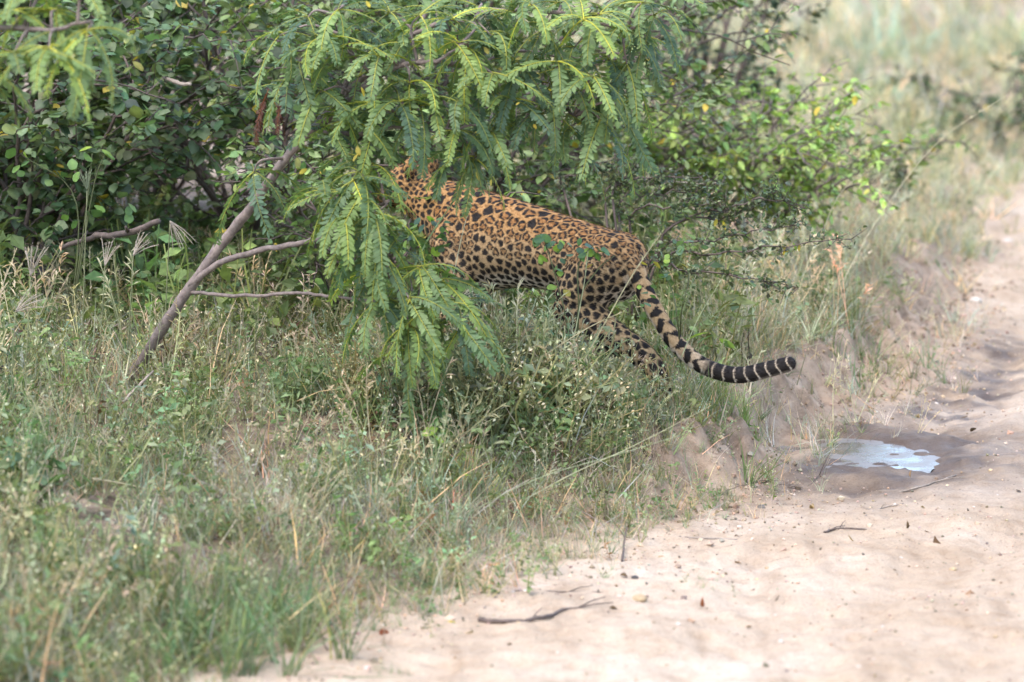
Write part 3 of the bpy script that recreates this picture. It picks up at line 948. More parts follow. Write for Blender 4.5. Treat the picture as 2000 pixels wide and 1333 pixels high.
tb = ground_at(240, 765)
def px(*pts): return [at(*p) for p in pts]
tree_branches = [
    ('trunk', [tb - Vector((.03, 0, .05)), tb] + px((300, 668, 13.5), (372, 560, 13.42), (445, 462, 13.36), (500, 392, 13.32), (560, 306, 13.28), (612, 252, 13.25), (664, 192, 13.22), (735, 128, 13.2), (800, 70, 13.2), (850, 0, 13.2), (900, -90, 13.25)), [.0185, .018, .017, .0155, .014, .012, .0095, .007, .004]),
    ('branch', px((372, 558, 13.42), (425, 516, 13.34), (500, 491, 13.24), (590, 474, 13.12), (650, 455, 13.05), (700, 418, 13.0), (760, 392, 12.98)), [.0115, .0095, .0085, .0075, .005]),
    ('branch', px((374, 570, 13.42), (430, 576, 13.38), (500, 578, 13.3), (580, 573, 13.2), (660, 581, 13.1), (740, 590, 13.02), (810, 588, 12.98)), [.0062, .0055, .005, .0045, .003]),
    ('branch', px((600, 262, 13.26), (640, 232, 13.2), (700, 178, 13.1), (780, 128, 13.02), (850, 120, 12.98), (895, 92, 12.95)), [.013, .012, .009, .006, .003]),
    ('branch', px((735, 128, 13.2), (830, 120, 13.25), (930, 132, 13.25), (1010, 158, 13.22), (1075, 190, 13.2), (1120, 228, 13.15)), [.010, .009, .008, .006, .004]),
    ('branch', px((800, 70, 13.2), (900, 30, 13.2), (1010, 20, 13.2), (1120, 30, 13.2), (1220, 60, 13.2)), [.008, .007, .006, .004]),
    ('branch', px((664, 192, 13.22), (690, 120, 13.2), (668, 60, 13.15), (655, 20, 13.1)), [.009, .008, .006, .004]),
    ('branch', px((930, 132, 13.25), (1000, 100, 13.3), (1100, 110, 13.35), (1190, 120, 13.35)), [.006, .005, .003]),
    ('branch', px((612, 252, 13.25), (690, 262, 13.15), (780, 250, 13.08), (870, 262, 13.02)), [.008, .007, .005, .003]),
]
tree_nodes = [(545, 70, 13.2), (600, 35, 13.1), (585, 125, 13.15), (560, 175, 13.2), (625, 180, 13.05), (660, 20, 13.05), (655, 95, 13.0), (705, 60, 13.2), (700, 150, 13.1), (735, 205, 13.0), (760, 25, 13.2), (790, 85, 13.1),
    (800, 165, 13.0), (850, 20, 13.3), (890, 85, 12.95), (850, 195, 13.05), (935, 15, 13.25), (915, 95, 13.0, 'hang'), (960, 70, 13.1), (935, 175, 13.1), (1000, 25, 13.15), (1010, 120, 13.1), (1000, 200, 13.05), (1060, 60, 13.1, 'hang'),
    (1075, 165, 13.15), (1055, 225, 13.1), (1090, 5, 13.2), (1120, 95, 13.2), (1135, 180, 13.15, 'hang'), (1170, 30, 13.15), (1190, 115, 13.25), (1175, 235, 13.1, 'hang'), (1230, 60, 13.2), (1225, 130, 13.2, 'hang'), (1255, 5, 13.2),
    (1190, 185, 13.2), (690, 240, 13.05), (735, 235, 13.05), (820, 205, 13.0), (895, 255, 13.0, 'hang'), (960, 255, 13.05, 'hang'), (905, 300, 13.1, 'hang'), (930, 310, 13.05, 'hang'), (700, 310, 13.1), (640, 255, 13.15), (1110, 250, 13.2, 'hang'),
    (625, 372, 13.0), (690, 352, 12.95), (700, 385, 12.95), (665, 420, 12.92, 'hang'), (730, 418, 12.9, 'hang'), (740, 460, 12.95, 'hang'), (700, 470, 13.0, 'hang'), (750, 500, 12.9, 'hang'), (825, 520, 12.92), (800, 585, 12.85, 'hang'),
    (855, 600, 12.9, 'hang'), (745, 585, 12.95, 'hang'), (895, 590, 12.95), (800, 640, 12.9, 'hang'), (860, 545, 13.0), (495, 338, 13.25, 'hang'), (725, 322, 13.05, 'hang'), (700, 335, 12.98, 'hang'), (905, 640, 12.95, 'hang'), (720, 540, 13.0, 'hang'), (800, 685, 12.9, 'hang'), (1265, 75, 13.25, 'hang'), (1280, 30, 13.2), (1215, 205, 13.15, 'hang'), (1140, 40, 13.0), (1040, 10, 13.0), (970, 150, 12.95), (880, 40, 13.0), (820, 30, 13.0), (740, 110, 12.95), (620, 80, 13.0), (1090, 120, 13.0), (1160, 150, 13.0), (780, 200, 12.95), (900, 200, 12.95)]
feathery_tree(tb, 'slanting feathery-leaved tree whose fronds hang in front of the leopard', tree_branches, tree_nodes, 6, 21, scale=.92)

b2 = Vector((-2.35, 11.75, hz(-2.35, 11.75) - .03))
feathery_tree(b2, 'feathery tree reaching blurred fronds into the top left corner', [
    ('trunk', [b2, b2 + Vector((.05, 0, .6)), b2 + Vector((.22, -.02, 1.2)), b2 + Vector((.45, -.05, 1.7)), b2 + Vector((.65, -.1, 2.1))], [.035, .028, .02, .008]),
    ('branch', [b2 + Vector((.22, -.02, 1.2)), at(-120, 90, 11.65), at(0, 55, 11.6), at(90, 60, 11.55), at(160, 45, 11.5)], [.013, .010, .007, .004])],
    [(25, 110, 11.5), (95, 95, 11.45), (-60, 60, 11.6), (170, 60, 11.5), (110, 20, 11.6), (20, 20, 11.6), (60, -40, 11.6), (160, -30, 11.55), (-60, 130, 11.55)], 5, 33, scale=.95)

# ------------------------------------------------------------------ shrubs
def shrub(name, base, label, cat, h, spread, leafT, ll, nleaf, tint, seed, stems=6, single=60, flat=0.0, group=None, bark=M_TWIG, sub=7, lean=(0, 0), lowleaf=.12, lo=False):
    r = np.random.default_rng(seed)
    base = Vector(base)
    t = root(name, base, label, cat, group)
    segs = []
    tw = Geo()
    for s in range(stems):
        az = s / stems * 6.283 + r.normal(0, .35); rr_ = spread * (.35 + .65 * r.random() ** .6)
        hh = h * (.62 + .38 * r.random()) * (1 - .35 * (rr_ / spread) ** 2)
        tip = base + Vector((math.cos(az) * rr_ + lean[0], math.sin(az) * rr_ + lean[1], hh))
        m1 = base + Vector((math.cos(az) * rr_ * .22 + lean[0] * .3, math.sin(az) * rr_ * .22 + lean[1] * .3, hh * .42)) + Vector(r.normal(0, .04, 3))
        m2 = base + Vector((math.cos(az) * rr_ * .62 + lean[0] * .7, math.sin(az) * rr_ * .62 + lean[1] * .7, hh * .82)) + Vector(r.normal(0, .05, 3))
        c = wobble(spline([base + Vector((r.normal(0, .03), r.normal(0, .03), -.03)), m1, m2, tip], 6), .008)
        g = Geo(); V, F = tube(c, [.009 * h ** .5, .006 * h ** .5, .002], 6, .1); g.add(V, F); so = g.build('stem', bark, t)
        for k in range(sub):
            i = int(len(c) * (.18 + .8 * (k + r.random()) / sub)); i = min(i, len(c) - 2)
            a2 = az + r.normal(0, 1.1); l2 = spread * (.28 + .35 * r.random())
            d = Vector((math.cos(a2), math.sin(a2), r.normal(.25, .35) * (1 - flat)))
            c2 = wobble(spline([c[i], c[i] + d * l2 * .5 + Vector((0, 0, .03)), c[i] + d * l2 + Vector((0, 0, -.05 * r.random()))], 4), .006)
            V, F = tube(c2, [.005, .0018], 4); tw.add(V, F); segs.append((c2, so))
            for k3 in range(3):
                j = int(r.integers(1, len(c2) - 1)); a3 = a2 + r.normal(0, 1.0)
                d3 = Vector((math.cos(a3), math.sin(a3), r.normal(.15, .5))) * l2 * (.3 + .35 * r.random())
                c3 = [c2[j], c2[j] + d3 * .5 + Vector((0, 0, .015)), c2[j] + d3]
                V, F = tube(c3, [.003, .0012], 3); tw.add(V, F); segs.append((c3, so)); segs.append((c3, so))
    tag(tw.build('twigs', bark, t), kind='stuff')
    P, Yw, own = np.empty((nleaf, 3)), r.random(nleaf) * 6.283, np.empty(nleaf, int)
    for k in range(nleaf):
        own[k] = r.integers(len(segs)); c = segs[own[k]][0]; f = (.15 + .85 * r.random()) * (len(c) - 1); i = min(int(f), len(c) - 2)
        P[k] = c[i].lerp(c[i + 1], f - i)
        dd = c[i + 1] - c[i]
        Yw[k] = math.atan2(dd.y, dd.x) + (.85 if r.random() < .5 else -.85) + r.normal(0, .3)
    P += r.normal(0, .004, P.shape)
    keep = P[:, 2] > height(P[:, 0], P[:, 1]) + lowleaf * r.random(nleaf)
    P, Yw, own = P[keep], Yw[keep], own[keep]; n = len(P)
    M = rot_zyx(Yw, r.normal(-.15, .45, n), r.normal(0, .45, n))
    S = ll * (.6 + .8 * r.random(n)); T = tints(r, n, tint, .36, .11)
    yel = r.random(n) < .015
    T[yel] = (.5, .36, .05)
    near = np.argsort(P[:, 1] - .25 * P[:, 2])[:single * 3]
    near = r.permutation(near)[:single]
    meshes = [geo_of(leafT, np.array(tint) * k * np.array([1 + e, 1, 1])).mesh('leaf', M_LEAF) for k, e in ((.8, 0), (1.05, .1), (1.3, -.1), (1.05, .3))]
    for k in near:
        place(meshes[int(r.integers(0, 4))], 'leaf', segs[own[k]][1], Vector(P[k]), M[k], S[k] * 1.1, True)
    m = np.ones(n, bool); m[near] = False
    g = Geo(); stamp(g, LEAF_LO if lo else LEAF_MID, P[m], M[m], np.c_[S[m], S[m] * (1.7 if leafT is LEAF_ROUND else 1.1), S[m]], T[m])
    tag(g.build('foliage', M_LEAF, t), kind='stuff')
    return t
def gp(x, y): return (x, y, hz(x, y))
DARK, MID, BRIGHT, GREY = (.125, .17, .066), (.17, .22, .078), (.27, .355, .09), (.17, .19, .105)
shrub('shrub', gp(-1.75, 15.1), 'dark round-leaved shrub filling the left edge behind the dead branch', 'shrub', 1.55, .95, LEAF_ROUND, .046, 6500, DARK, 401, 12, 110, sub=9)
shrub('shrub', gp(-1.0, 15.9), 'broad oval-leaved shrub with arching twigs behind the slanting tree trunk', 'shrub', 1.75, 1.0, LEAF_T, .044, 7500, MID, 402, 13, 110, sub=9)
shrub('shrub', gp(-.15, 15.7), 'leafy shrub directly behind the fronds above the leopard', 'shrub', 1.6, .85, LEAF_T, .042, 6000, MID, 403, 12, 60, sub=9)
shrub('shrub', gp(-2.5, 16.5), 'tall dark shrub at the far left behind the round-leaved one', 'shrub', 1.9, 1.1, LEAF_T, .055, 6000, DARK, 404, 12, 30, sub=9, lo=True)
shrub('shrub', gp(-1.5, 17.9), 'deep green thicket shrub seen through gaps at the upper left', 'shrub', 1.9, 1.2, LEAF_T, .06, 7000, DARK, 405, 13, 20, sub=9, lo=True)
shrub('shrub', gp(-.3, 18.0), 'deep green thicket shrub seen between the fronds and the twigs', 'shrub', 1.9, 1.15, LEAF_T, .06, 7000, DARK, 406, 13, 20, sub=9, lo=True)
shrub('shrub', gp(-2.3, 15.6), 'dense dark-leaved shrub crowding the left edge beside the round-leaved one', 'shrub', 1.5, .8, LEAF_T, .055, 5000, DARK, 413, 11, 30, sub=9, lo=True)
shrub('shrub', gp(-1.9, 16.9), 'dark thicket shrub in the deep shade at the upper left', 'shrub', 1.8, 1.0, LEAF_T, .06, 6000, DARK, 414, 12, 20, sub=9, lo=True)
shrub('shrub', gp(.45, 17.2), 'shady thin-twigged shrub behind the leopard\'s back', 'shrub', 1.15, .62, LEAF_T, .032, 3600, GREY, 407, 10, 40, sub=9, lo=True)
shrub('shrub', gp(.86, 17.0), 'bright yellow-green shrub behind the leopard, in front of dry grass', 'shrub', .82, .56, LEAF_T, .038, 5600, BRIGHT, 408, 16, 110, sub=9, bark=M_BARK)
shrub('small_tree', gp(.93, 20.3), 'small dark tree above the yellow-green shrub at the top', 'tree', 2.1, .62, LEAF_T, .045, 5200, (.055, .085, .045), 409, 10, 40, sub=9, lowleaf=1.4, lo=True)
shrub('shrub', gp(1.62, 19.2), 'sparse yellow-tipped bush at the bank edge right of the bright shrub', 'shrub', .55, .35, LEAF_T, .045, 420, (.13, .18, .05), 410, 6, 30, lo=True)
shrub('shrub', gp(2.75, 24.0), 'blurred dark bush standing in the far dry grass at the right', 'shrub', .6, .5, LEAF_T, .05, 900, (.08, .11, .05), 411, 7, 20, lo=True)
shrub('shrub', gp(-.55, 14.75), 'low green shrub behind the branches at the leopard\'s head', 'shrub', .8, .55, LEAF_T, .038, 2400, MID, 412, 9, 50)

# ------------------------------------------------------------------ low thorn bush with dark little leaves along spreading branches
def along(c, n, r, jit=.004):
    """n random points along a polyline"""
    out = np.empty((n, 3))
    for k in range(n):
        f = (.12 + .88 * r.random()) * (len(c) - 1); i = min(int(f), len(c) - 2)
        out[k] = c[i].lerp(c[i + 1], f - i)
    return out + r.normal(0, jit, out.shape)
r = np.random.default_rng(51)
tbz = Vector(gp(.42, 14.75))
th = root('thorn_bush', tbz, 'thorny bush with small dark leaves, branches reaching over the bank behind the tail', 'bush')
arms = [[(1300, 452, 14.75), (1400, 425, 14.65), (1480, 398, 14.6), (1520, 352, 14.55)], [(1300, 460, 14.7), (1420, 410, 14.6), (1500, 390, 14.55), (1572, 408, 14.5)],
        [(1290, 490, 14.6), (1380, 470, 14.5), (1470, 452, 14.4), (1560, 440, 14.4)], [(1280, 510, 14.5), (1400, 500, 14.4), (1520, 478, 14.3), (1662, 468, 14.2)],
        [(1270, 520, 14.4), (1360, 535, 14.3), (1450, 540, 14.2), (1560, 562, 14.1)], [(1200, 380, 14.9), (1270, 345, 14.85), (1330, 350, 14.8), (1410, 360, 14.8)],
        [(1180, 400, 14.9), (1210, 360, 14.9), (1250, 330, 14.9), (1200, 300, 14.95)], [(1230, 430, 14.8), (1300, 410, 14.7), (1360, 395, 14.65), (1420, 415, 14.6)],
        [(1210, 400, 15.0), (1280, 380, 15.0), (1350, 378, 15.0), (1390, 352, 15.0)], [(1100, 380, 15.1), (1130, 340, 15.1), (1190, 320, 15.1), (1240, 335, 15.1)]]
tl_ = leaf_tmpl(.6, .1, .1)
dk = [geo_of(tl_, c).mesh('leaf', M_LEAF) for c in ((.06, .085, .05), (.08, .11, .055), (.055, .075, .05))]
sm = Geo(); tw = Geo()
for pts in arms:
    c = wobble(spline([tbz + Vector((0, 0, .02))] + px(*pts), 5), .006)
    g = Geo(); V, F = tube(c, [.006, .004, .0028, .0014], 5, .15); g.add(V, F); g.build('branch', M_TWIG, th)
    for k in range(44):
        i = int(r.integers(len(c) // 4, len(c))); d = Vector(r.normal(0, 1, 3)).normalized() * (.03 + .05 * r.random())
        V, F = tube([c[i], c[i] + d * .6, c[i] + d], [.0018, .0006], 3); tw.add(V, F)
        P = along([c[i], c[i] + d], 7, r, .006); n = 7
        stamp(sm, tl_, P, rot_zyx(r.random(n) * 6.28, r.normal(0, .6, n), r.normal(0, .6, n)), .011 + .013 * r.random(n), tints(r, n, (.075, .10, .058), .3))
    P = along(c[len(c) // 3:], 24, r, .012)
    for p in P:
        place(dk[int(r.integers(3))], 'leaf', th, Vector(p), rot_zyx(r.random() * 6.28, r.normal(0, .6), r.normal(0, .6)), .016 + .012 * r.random())
tag(tw.build('twigs', M_TWIG, th), kind='stuff'); tag(sm.build('foliage', M_LEAF, th), kind='stuff')

# ------------------------------------------------------------------ leafy sprigs and broad-leaved plants one can tell apart
COLS = {'green': (.10, .18, .055), 'yellow': (.42, .33, .06), 'lime': (.24, .34, .07), 'blue': (.10, .165, .08), 'dark': (.075, .115, .05)}
LM = {(k, t): geo_of(T, c).mesh('leaf', M_LEAF) for k, c in COLS.items() for t, T in (('o', LEAF_ROUND), ('l', LEAF_T), ('n', LEAF_NARROW))}
def sprig(name, label, cat, base, stems, leaves, seed, group=None, rad=.003):
    """stems from base through pixels; leaves given as (u, v, Y, size, colour, shape)"""
    r = np.random.default_rng(seed)
    t = root(name, base, label, cat, group)
    for pts in stems:
        c = spline([base] + px(*pts), 6)
        g = Geo(); V, F = tube(c, [rad, rad * .5], 4); g.add(V, F, (.14, .15, .07)); g.build('stem', M_GRASS, t)
    for (u, v, Y, s, col, sh) in leaves:
        place(LM[(col, sh)], 'leaf', t, at(u, v, Y), rot_zyx(r.random() * 6.28, r.normal(-.5, .35), r.normal(0, .5)), s)
    return t
def spray(cs, Y, n, sp, s, cols, shape, seed):
    r = np.random.default_rng(seed); out = []
    for k in range(n):
        u, v = cs[k % len(cs)]
        out.append((u + r.normal(0, sp), v + r.normal(0, sp * .6), Y + r.normal(0, .02), s * (.7 + .6 * r.random()), cols[int(r.integers(len(cols)))], shape))
    return out
sprig('round_leaved_vine', 'round-leaved vine standing against the leopard\'s haunch', 'vine', ground_at(1120, 800) + Vector((0, .03, 0)),
      [[(1110, 650, 13.42), (1085, 540, 13.42), (1060, 462, 13.44)], [(1130, 620, 13.42), (1130, 520, 13.42), (1160, 478, 13.44)], [(1130, 600, 13.42), (1165, 530, 13.42), (1200, 500, 13.42)]],
      spray([(1060, 465), (1085, 472), (1110, 470), (1140, 482), (1165, 488), (1120, 500), (1075, 500), (1090, 530)], 13.43, 30, 9, .036, ['green', 'blue', 'green', 'lime'], 'o', 61)
      + [(1160, 516, 13.42, .035, 'yellow', 'o'), (1088, 560, 13.42, .04, 'lime', 'o'), (1100, 566, 13.42, .035, 'yellow', 'o')], 62)
sprig('yellowing_sprig', 'sprig with yellow oval leaves beside the leopard\'s rump', 'plant', ground_at(1330, 740),
      [[(1325, 640, 13.55), (1310, 560, 13.6), (1275, 505, 13.6)], [(1330, 620, 13.6), (1345, 540, 13.62), (1320, 500, 13.62)]],
      [(1275, 512, 13.6, .036, 'yellow', 'o'), (1262, 516, 13.6, .03, 'yellow', 'o'), (1328, 514, 13.62, .036, 'yellow', 'o')]
      + spray([(1260, 560), (1290, 500), (1310, 490), (1340, 470), (1300, 535), (1260, 590)], 13.6, 22, 12, .026, ['green', 'blue', 'lime'], 'o', 63), 64)
yr = np.random.default_rng(65)
for (u, v, Y, s_, col) in [(1526, 478, 14.28, .034, 'yellow'), (1540, 480, 14.28, .042, 'yellow'), (1548, 474, 14.28, .035, 'lime'), (1562, 478, 14.26, .03, 'yellow'), (1412, 432, 14.45, .036, 'yellow'), (1400, 428, 14.5, .032, 'yellow')]:
    place(LM[(col, 'l')], 'yellow_leaf', th, at(u, v, Y), rot_zyx(yr.random() * 6.28, -1.0, yr.normal(0, .6)), s_)
sprig('broad_leaved_plant', 'plant with a few broad lime-green leaves amid the bank grass below the fronds', 'plant', ground_at(850, 905),
      [[(848, 862, 12.95), (845, 835, 12.95)], [(852, 860, 12.95), (865, 840, 12.95)]],
      [(835, 838, 12.93, .075, 'lime', 'l'), (855, 836, 12.93, .07, 'lime', 'l'), (866, 842, 12.95, .06, 'green', 'l'), (845, 850, 12.92, .05, 'lime', 'l')], 66)
sprig('broad_leaved_plant', 'small plant with two yellow-green leaves on the lower bank', 'plant', ground_at(915, 965),
      [[(914, 945, 12.55), (912, 930, 12.55)]], [(905, 928, 12.55, .045, 'lime', 'l'), (918, 930, 12.55, .05, 'lime', 'l'), (922, 938, 12.55, .035, 'green', 'l')], 67)
sprig('broad_leaved_plant', 'plant with tall narrow light leaves behind the tail\'s bend', 'plant', ground_at(1400, 720),
      [[(1398, 690, 13.95), (1390, 655, 13.95)]], [(1384, 650, 13.95, .09, 'lime', 'n'), (1396, 655, 13.95, .10, 'green', 'n'), (1404, 662, 13.95, .09, 'lime', 'n'), (1412, 668, 13.95, .08, 'green', 'n')], 68)
sprig('broad_leaved_plant', 'blurred dark broad-leaved plant on the bank at the left edge', 'plant', ground_at(90, 1000),
      [[(90, 960, 12.0), (80, 900, 12.0)], [(100, 960, 12.0), (140, 930, 12.0)], [(90, 960, 12.0), (40, 920, 12.0)]],
      spray([(20, 880), (60, 900), (110, 890), (150, 940), (100, 950), (50, 950), (160, 985), (20, 940)], 12.0, 34, 16, .06, ['dark', 'blue', 'green'], 'l', 69), 70)
sprig('broad_leaved_plant', 'blurred plant with pale green leaves near the lower left corner', 'plant', ground_at(160, 1180),
      [[(160, 1150, 11.2), (160, 1120, 11.2)]], [(145, 1125, 11.2, .06, 'green', 'l'), (170, 1125, 11.2, .07, 'lime', 'l'), (160, 1140, 11.2, .05, 'lime', 'l'), (180, 1150, 11.2, .04, 'green', 'l')], 71)
sprig('bright_leaved_sprig', 'sprig of big sunlit leaves at the left in front of the dark shrub', 'plant', Vector(gp(-1.5, 14.2)),
      [[(170, 400, 14.2), (180, 300, 14.2)], [(180, 380, 14.2), (205, 300, 14.2)], [(150, 400, 14.2), (40, 300, 14.2)]],
      [(180, 288, 14.2, .05, 'lime', 'o'), (198, 292, 14.2, .055, 'lime', 'o'), (208, 300, 14.2, .05, 'green', 'o'), (175, 305, 14.2, .05, 'green', 'o'), (30, 290, 14.2, .05, 'green', 'o'), (45, 300, 14.2, .05, 'lime', 'o'), (140, 310, 14.2, .045, 'green', 'o')]
      + spray([(60, 320), (120, 340), (190, 420), (250, 400), (130, 430), (60, 400)], 14.2, 26, 20, .045, ['green', 'dark', 'blue'], 'o', 72), 73)

sprig('round_leaved_vine', 'leafy green vine in front of the leopard\'s shoulder', 'vine', ground_at(850, 760),
      [[(850, 650, 13.3), (850, 540, 13.35), (830, 440, 13.4)], [(860, 640, 13.3), (880, 560, 13.35), (900, 520, 13.4)], [(840, 640, 13.3), (815, 540, 13.35), (800, 460, 13.4)]],
      spray([(820, 440), (850, 430), (865, 470), (840, 490), (810, 470), (870, 520), (885, 550), (850, 560), (860, 600), (900, 590), (830, 540)], 13.36, 70, 14, .032, ['green', 'blue', 'green', 'lime', 'dark'], 'o', 75), 76)
# yellowed leaflets caught in the slanting tree
yt = [o for o in COL.objects if o.name == 'feathery_tree'][0]
yr = np.random.default_rng(74)
for (u, v) in [(945, 92), (832, 265), (826, 258), (1015, 200), (1042, 243), (1075, 175), (1098, 206), (700, 300), (697, 285), (705, 170), (735, 125), (870, 95), (850, 85), (930, 335), (660, 260), (715, 2), (1085, 210), (600, 330), (850, 95), (960, 350)]:
    o = place(LM[('yellow', 'l')], 'yellow_leaf', yt, at(u, v, 12.95), rot_zyx(yr.random() * 6.28, yr.normal(-.9, .5), yr.normal(0, .9)), .018 + .018 * yr.random())
m_red = leaf_mat('withered_leaf', .15, .8, .1)
wr = geo_of(FR[5], (.07, .032, .022)).mesh('withered_frond', m_red)
for (u, v, s) in [(525, 175, .55), (518, 190, .6), (535, 200, .5), (550, 195, .45)]:
    place(wr, 'withered_frond', yt, at(u, v, 13.05), rot_zyx(yr.random() * 6.28, 0, 0), s)

# ------------------------------------------------------------------ tussock, grass stalks, seed heads
def tussock(name, label, u, v, n, hgt, col, seed, sp=.12, lean=.3):
    b = ground_at(u, v); r = np.random.default_rng(seed)
    t = root(name, b, label, 'grass')
    x, y = b.x + r.normal(0, sp, n), b.y + r.normal(0, sp * 1.2, n)
    g = Geo(); lay(g, TUFT_FINE, x, y, hgt * (.6 + .6 * r.random(n)), tints(r, n, col), r, lean)
    tag(g.build('blades', M_GRASS, t), kind='stuff')
tussock('grass_tussock', 'large bright green grass tussock, out of focus at the bottom left', 360, 1240, 70, .32, (.145, .20, .095), 81, .22)
tussock('grass_tussock', 'thin green grass strip growing on the sandy track', 1395, 1142, 16, .05, (.14, .20, .08), 82, .05)
tussock('grass_tussock', 'tiny green grass tuft at the bottom edge of the track', 775, 1318, 10, .06, (.12, .19, .08), 83, .03)
tussock('grass_tussock', 'bright grass clump at the scarp just below the tail', 1390, 800, 40, .20, (.17, .215, .085), 84, .10)
tussock('grass_tussock', 'green grass clump on top of the scarp right of the tail tip', 1660, 640, 50, .22, (.17, .20, .10), 85, .16)

def stalk(pts, rad, col, label, seed):
    c = spline(px(*pts), 8)
    g = Geo(); V, F = tube(c, [rad, rad * .8, rad * .5], 5); g.add(V, F, col)
    r = np.random.default_rng(seed)
    o = root('grass_stalk', c[0], label, 'grass stalk')
    g.build('stem', M_STRAW, o)
    h = Geo()
    for k in range(26):
        i = int(len(c) * (.72 + .27 * r.random())); i = min(i, len(c) - 1)
        d = (c[-1] - c[-3]).normalized()
        yaw = math.atan2(d.y, d.x); pit = math.asin(max(-1, min(1, d.z)))
        stamp(h, (LEAF_LO[0] * np.array([1, .3, 1]), LEAF_LO[1], LEAF_LO[2]), [tuple(c[i])], rot_zyx(yaw + r.normal(0, .35), pit + r.normal(0, .35), 0.)[None], [.010 + .010 * r.random()], np.array(col) * 1.05)
    h.build('seed_head', M_STRAW, o)
stalk([(1105, 800, 13.3), (1118, 750, 13.3), (1185, 625, 13.28), (1240, 530, 13.28), (1292, 455, 13.3)], .0028, (.48, .42, .26), 'long straw-coloured stalk leaning across the leopard\'s hind leg', 91)
stalk([(1010, 985, 12.6), (1120, 925, 12.6), (1240, 870, 12.62), (1385, 795, 12.65)], .0018, (.42, .40, .26), 'long yellow-green stalk leaning low across the bank towards the puddle', 92)
stalk([(900, 1010, 12.5), (1050, 935, 12.5), (1200, 890, 12.5), (1330, 850, 12.55)], .0014, (.36, .38, .24), 'thin green stalk crossing just under the yellow-green one', 93)
stalk([(870, 600, 13.5), (885, 540, 13.5), (905, 450, 13.5), (926, 372, 13.5)], .0018, (.55, .50, .38), 'thin upright pale stalk in front of the leopard\'s flank', 94)
stalk([(800, 540, 13.3), (835, 470, 13.3), (868, 420, 13.3), (892, 385, 13.3)], .003, (.36, .42, .22), 'pale green stalk slanting across the leopard\'s shoulder', 95)
stalk([(1110, 720, 13.3), (1125, 640, 13.3), (1140, 560, 13.3), (1148, 500, 13.32)], .002, (.42, .42, .26), 'thin upright stalk before the leopard\'s thigh', 96)
stalk([(985, 745, 13.2), (1070, 690, 13.2), (1150, 640, 13.2), (1215, 610, 13.22)], .0024, (.45, .38, .24), 'bent dry stalk lying below the leopard\'s belly', 97)
stalk([(1330, 700, 13.6), (1365, 620, 13.6), (1410, 545, 13.6)], .0018, (.40, .40, .25), 'thin stalk rising beside the tail', 98)
stalk([(1640, 560, 15.5), (1720, 420, 15.6), (1830, 280, 15.7), (1960, 190, 15.8)], .0016, (.52, .45, .32), 'long blurred stalk arching over the bank near the top right', 99)
stalk([(1600, 470, 15.4), (1640, 380, 15.4), (1700, 330, 15.4)], .0015, (.50, .44, .32), 'short blurred pale stalk on the bank behind the thorn bush', 100)
stalk([(180, 935, 12.2), (240, 945, 12.2), (310, 960, 12.2)], .003, (.5, .42, .28), 'pale straw lying almost level on the bank at the left', 102)

def seed_head(u, v, Y, size, tilt, col, label, seed):
    """finger grass: thin bristly fingers fanning from the top of a stem"""
    r = np.random.default_rng(seed)
    top = at(u, v, Y); gz_ = hz(top.x, top.y)
    o = root('finger_grass', Vector((top.x - .02, top.y, gz_)), label, 'grass')
    g = Geo(); V, F = tube(spline([Vector((top.x - .03, top.y, gz_ - .01)), Vector((top.x - .015, top.y, (gz_ + top.z) / 2)), top], 5), [.0022, .0015], 4); g.add(V, F, (.24, .24, .13)); g.build('stem', M_STRAW, o)
    for k in range(7):
        a = tilt + (k - 3) * .12 + r.normal(0, .05); y_ = r.normal(0, .35)
        d = Vector((math.sin(a), y_ * .5, math.cos(a))).normalized(); ln = size * (.8 + .3 * r.random())
        c = spline([top, top + d * ln * .5, top + d * ln + Vector((0, 0, -.12 * ln))], 5)
        g = Geo(); V, F = tube(c, [.0018, .0010], 4); g.add(V, F, col)
        for j in range(14):
            i = min(int(1 + r.random() * (len(c) - 1)), len(c) - 1)
            e = (d + Vector(r.normal(0, .35, 3))).normalized() * .012
            V, F = tube([c[i], c[i] + e], [.0005, .0003], 3); g.add(V, F, col)
        g.build('finger', M_STRAW, o)
PK = (.46, .38, .31)
seed_head(895, 588, 13.2, .085, 1.1, (.62, .54, .42), 'pale brush-like grass head fanned out below the leopard\'s flank', 111)
seed_head(332, 432, 13.9, .10, 2.6, PK, 'drooping pinkish grass head at the end of the dead branch', 112)
seed_head(60, 540, 13.2, .11, .1, PK, 'pinkish fanned grass head at the left, tallest of those by the stump', 113)
seed_head(30, 610, 13.0, .11, .9, PK, 'blurred fanned grass head low at the left edge', 114)
seed_head(170, 372, 13.6, .07, -.1, (.26, .29, .18), 'greenish fanned grass head before the dark left shrub', 115)
seed_head(205, 520, 13.5, .09, .3, PK, 'small brownish grass head right of the left stump', 116)
seed_head(260, 500, 13.6, .09, .6, PK, 'small brownish grass head under the dead branch', 117)

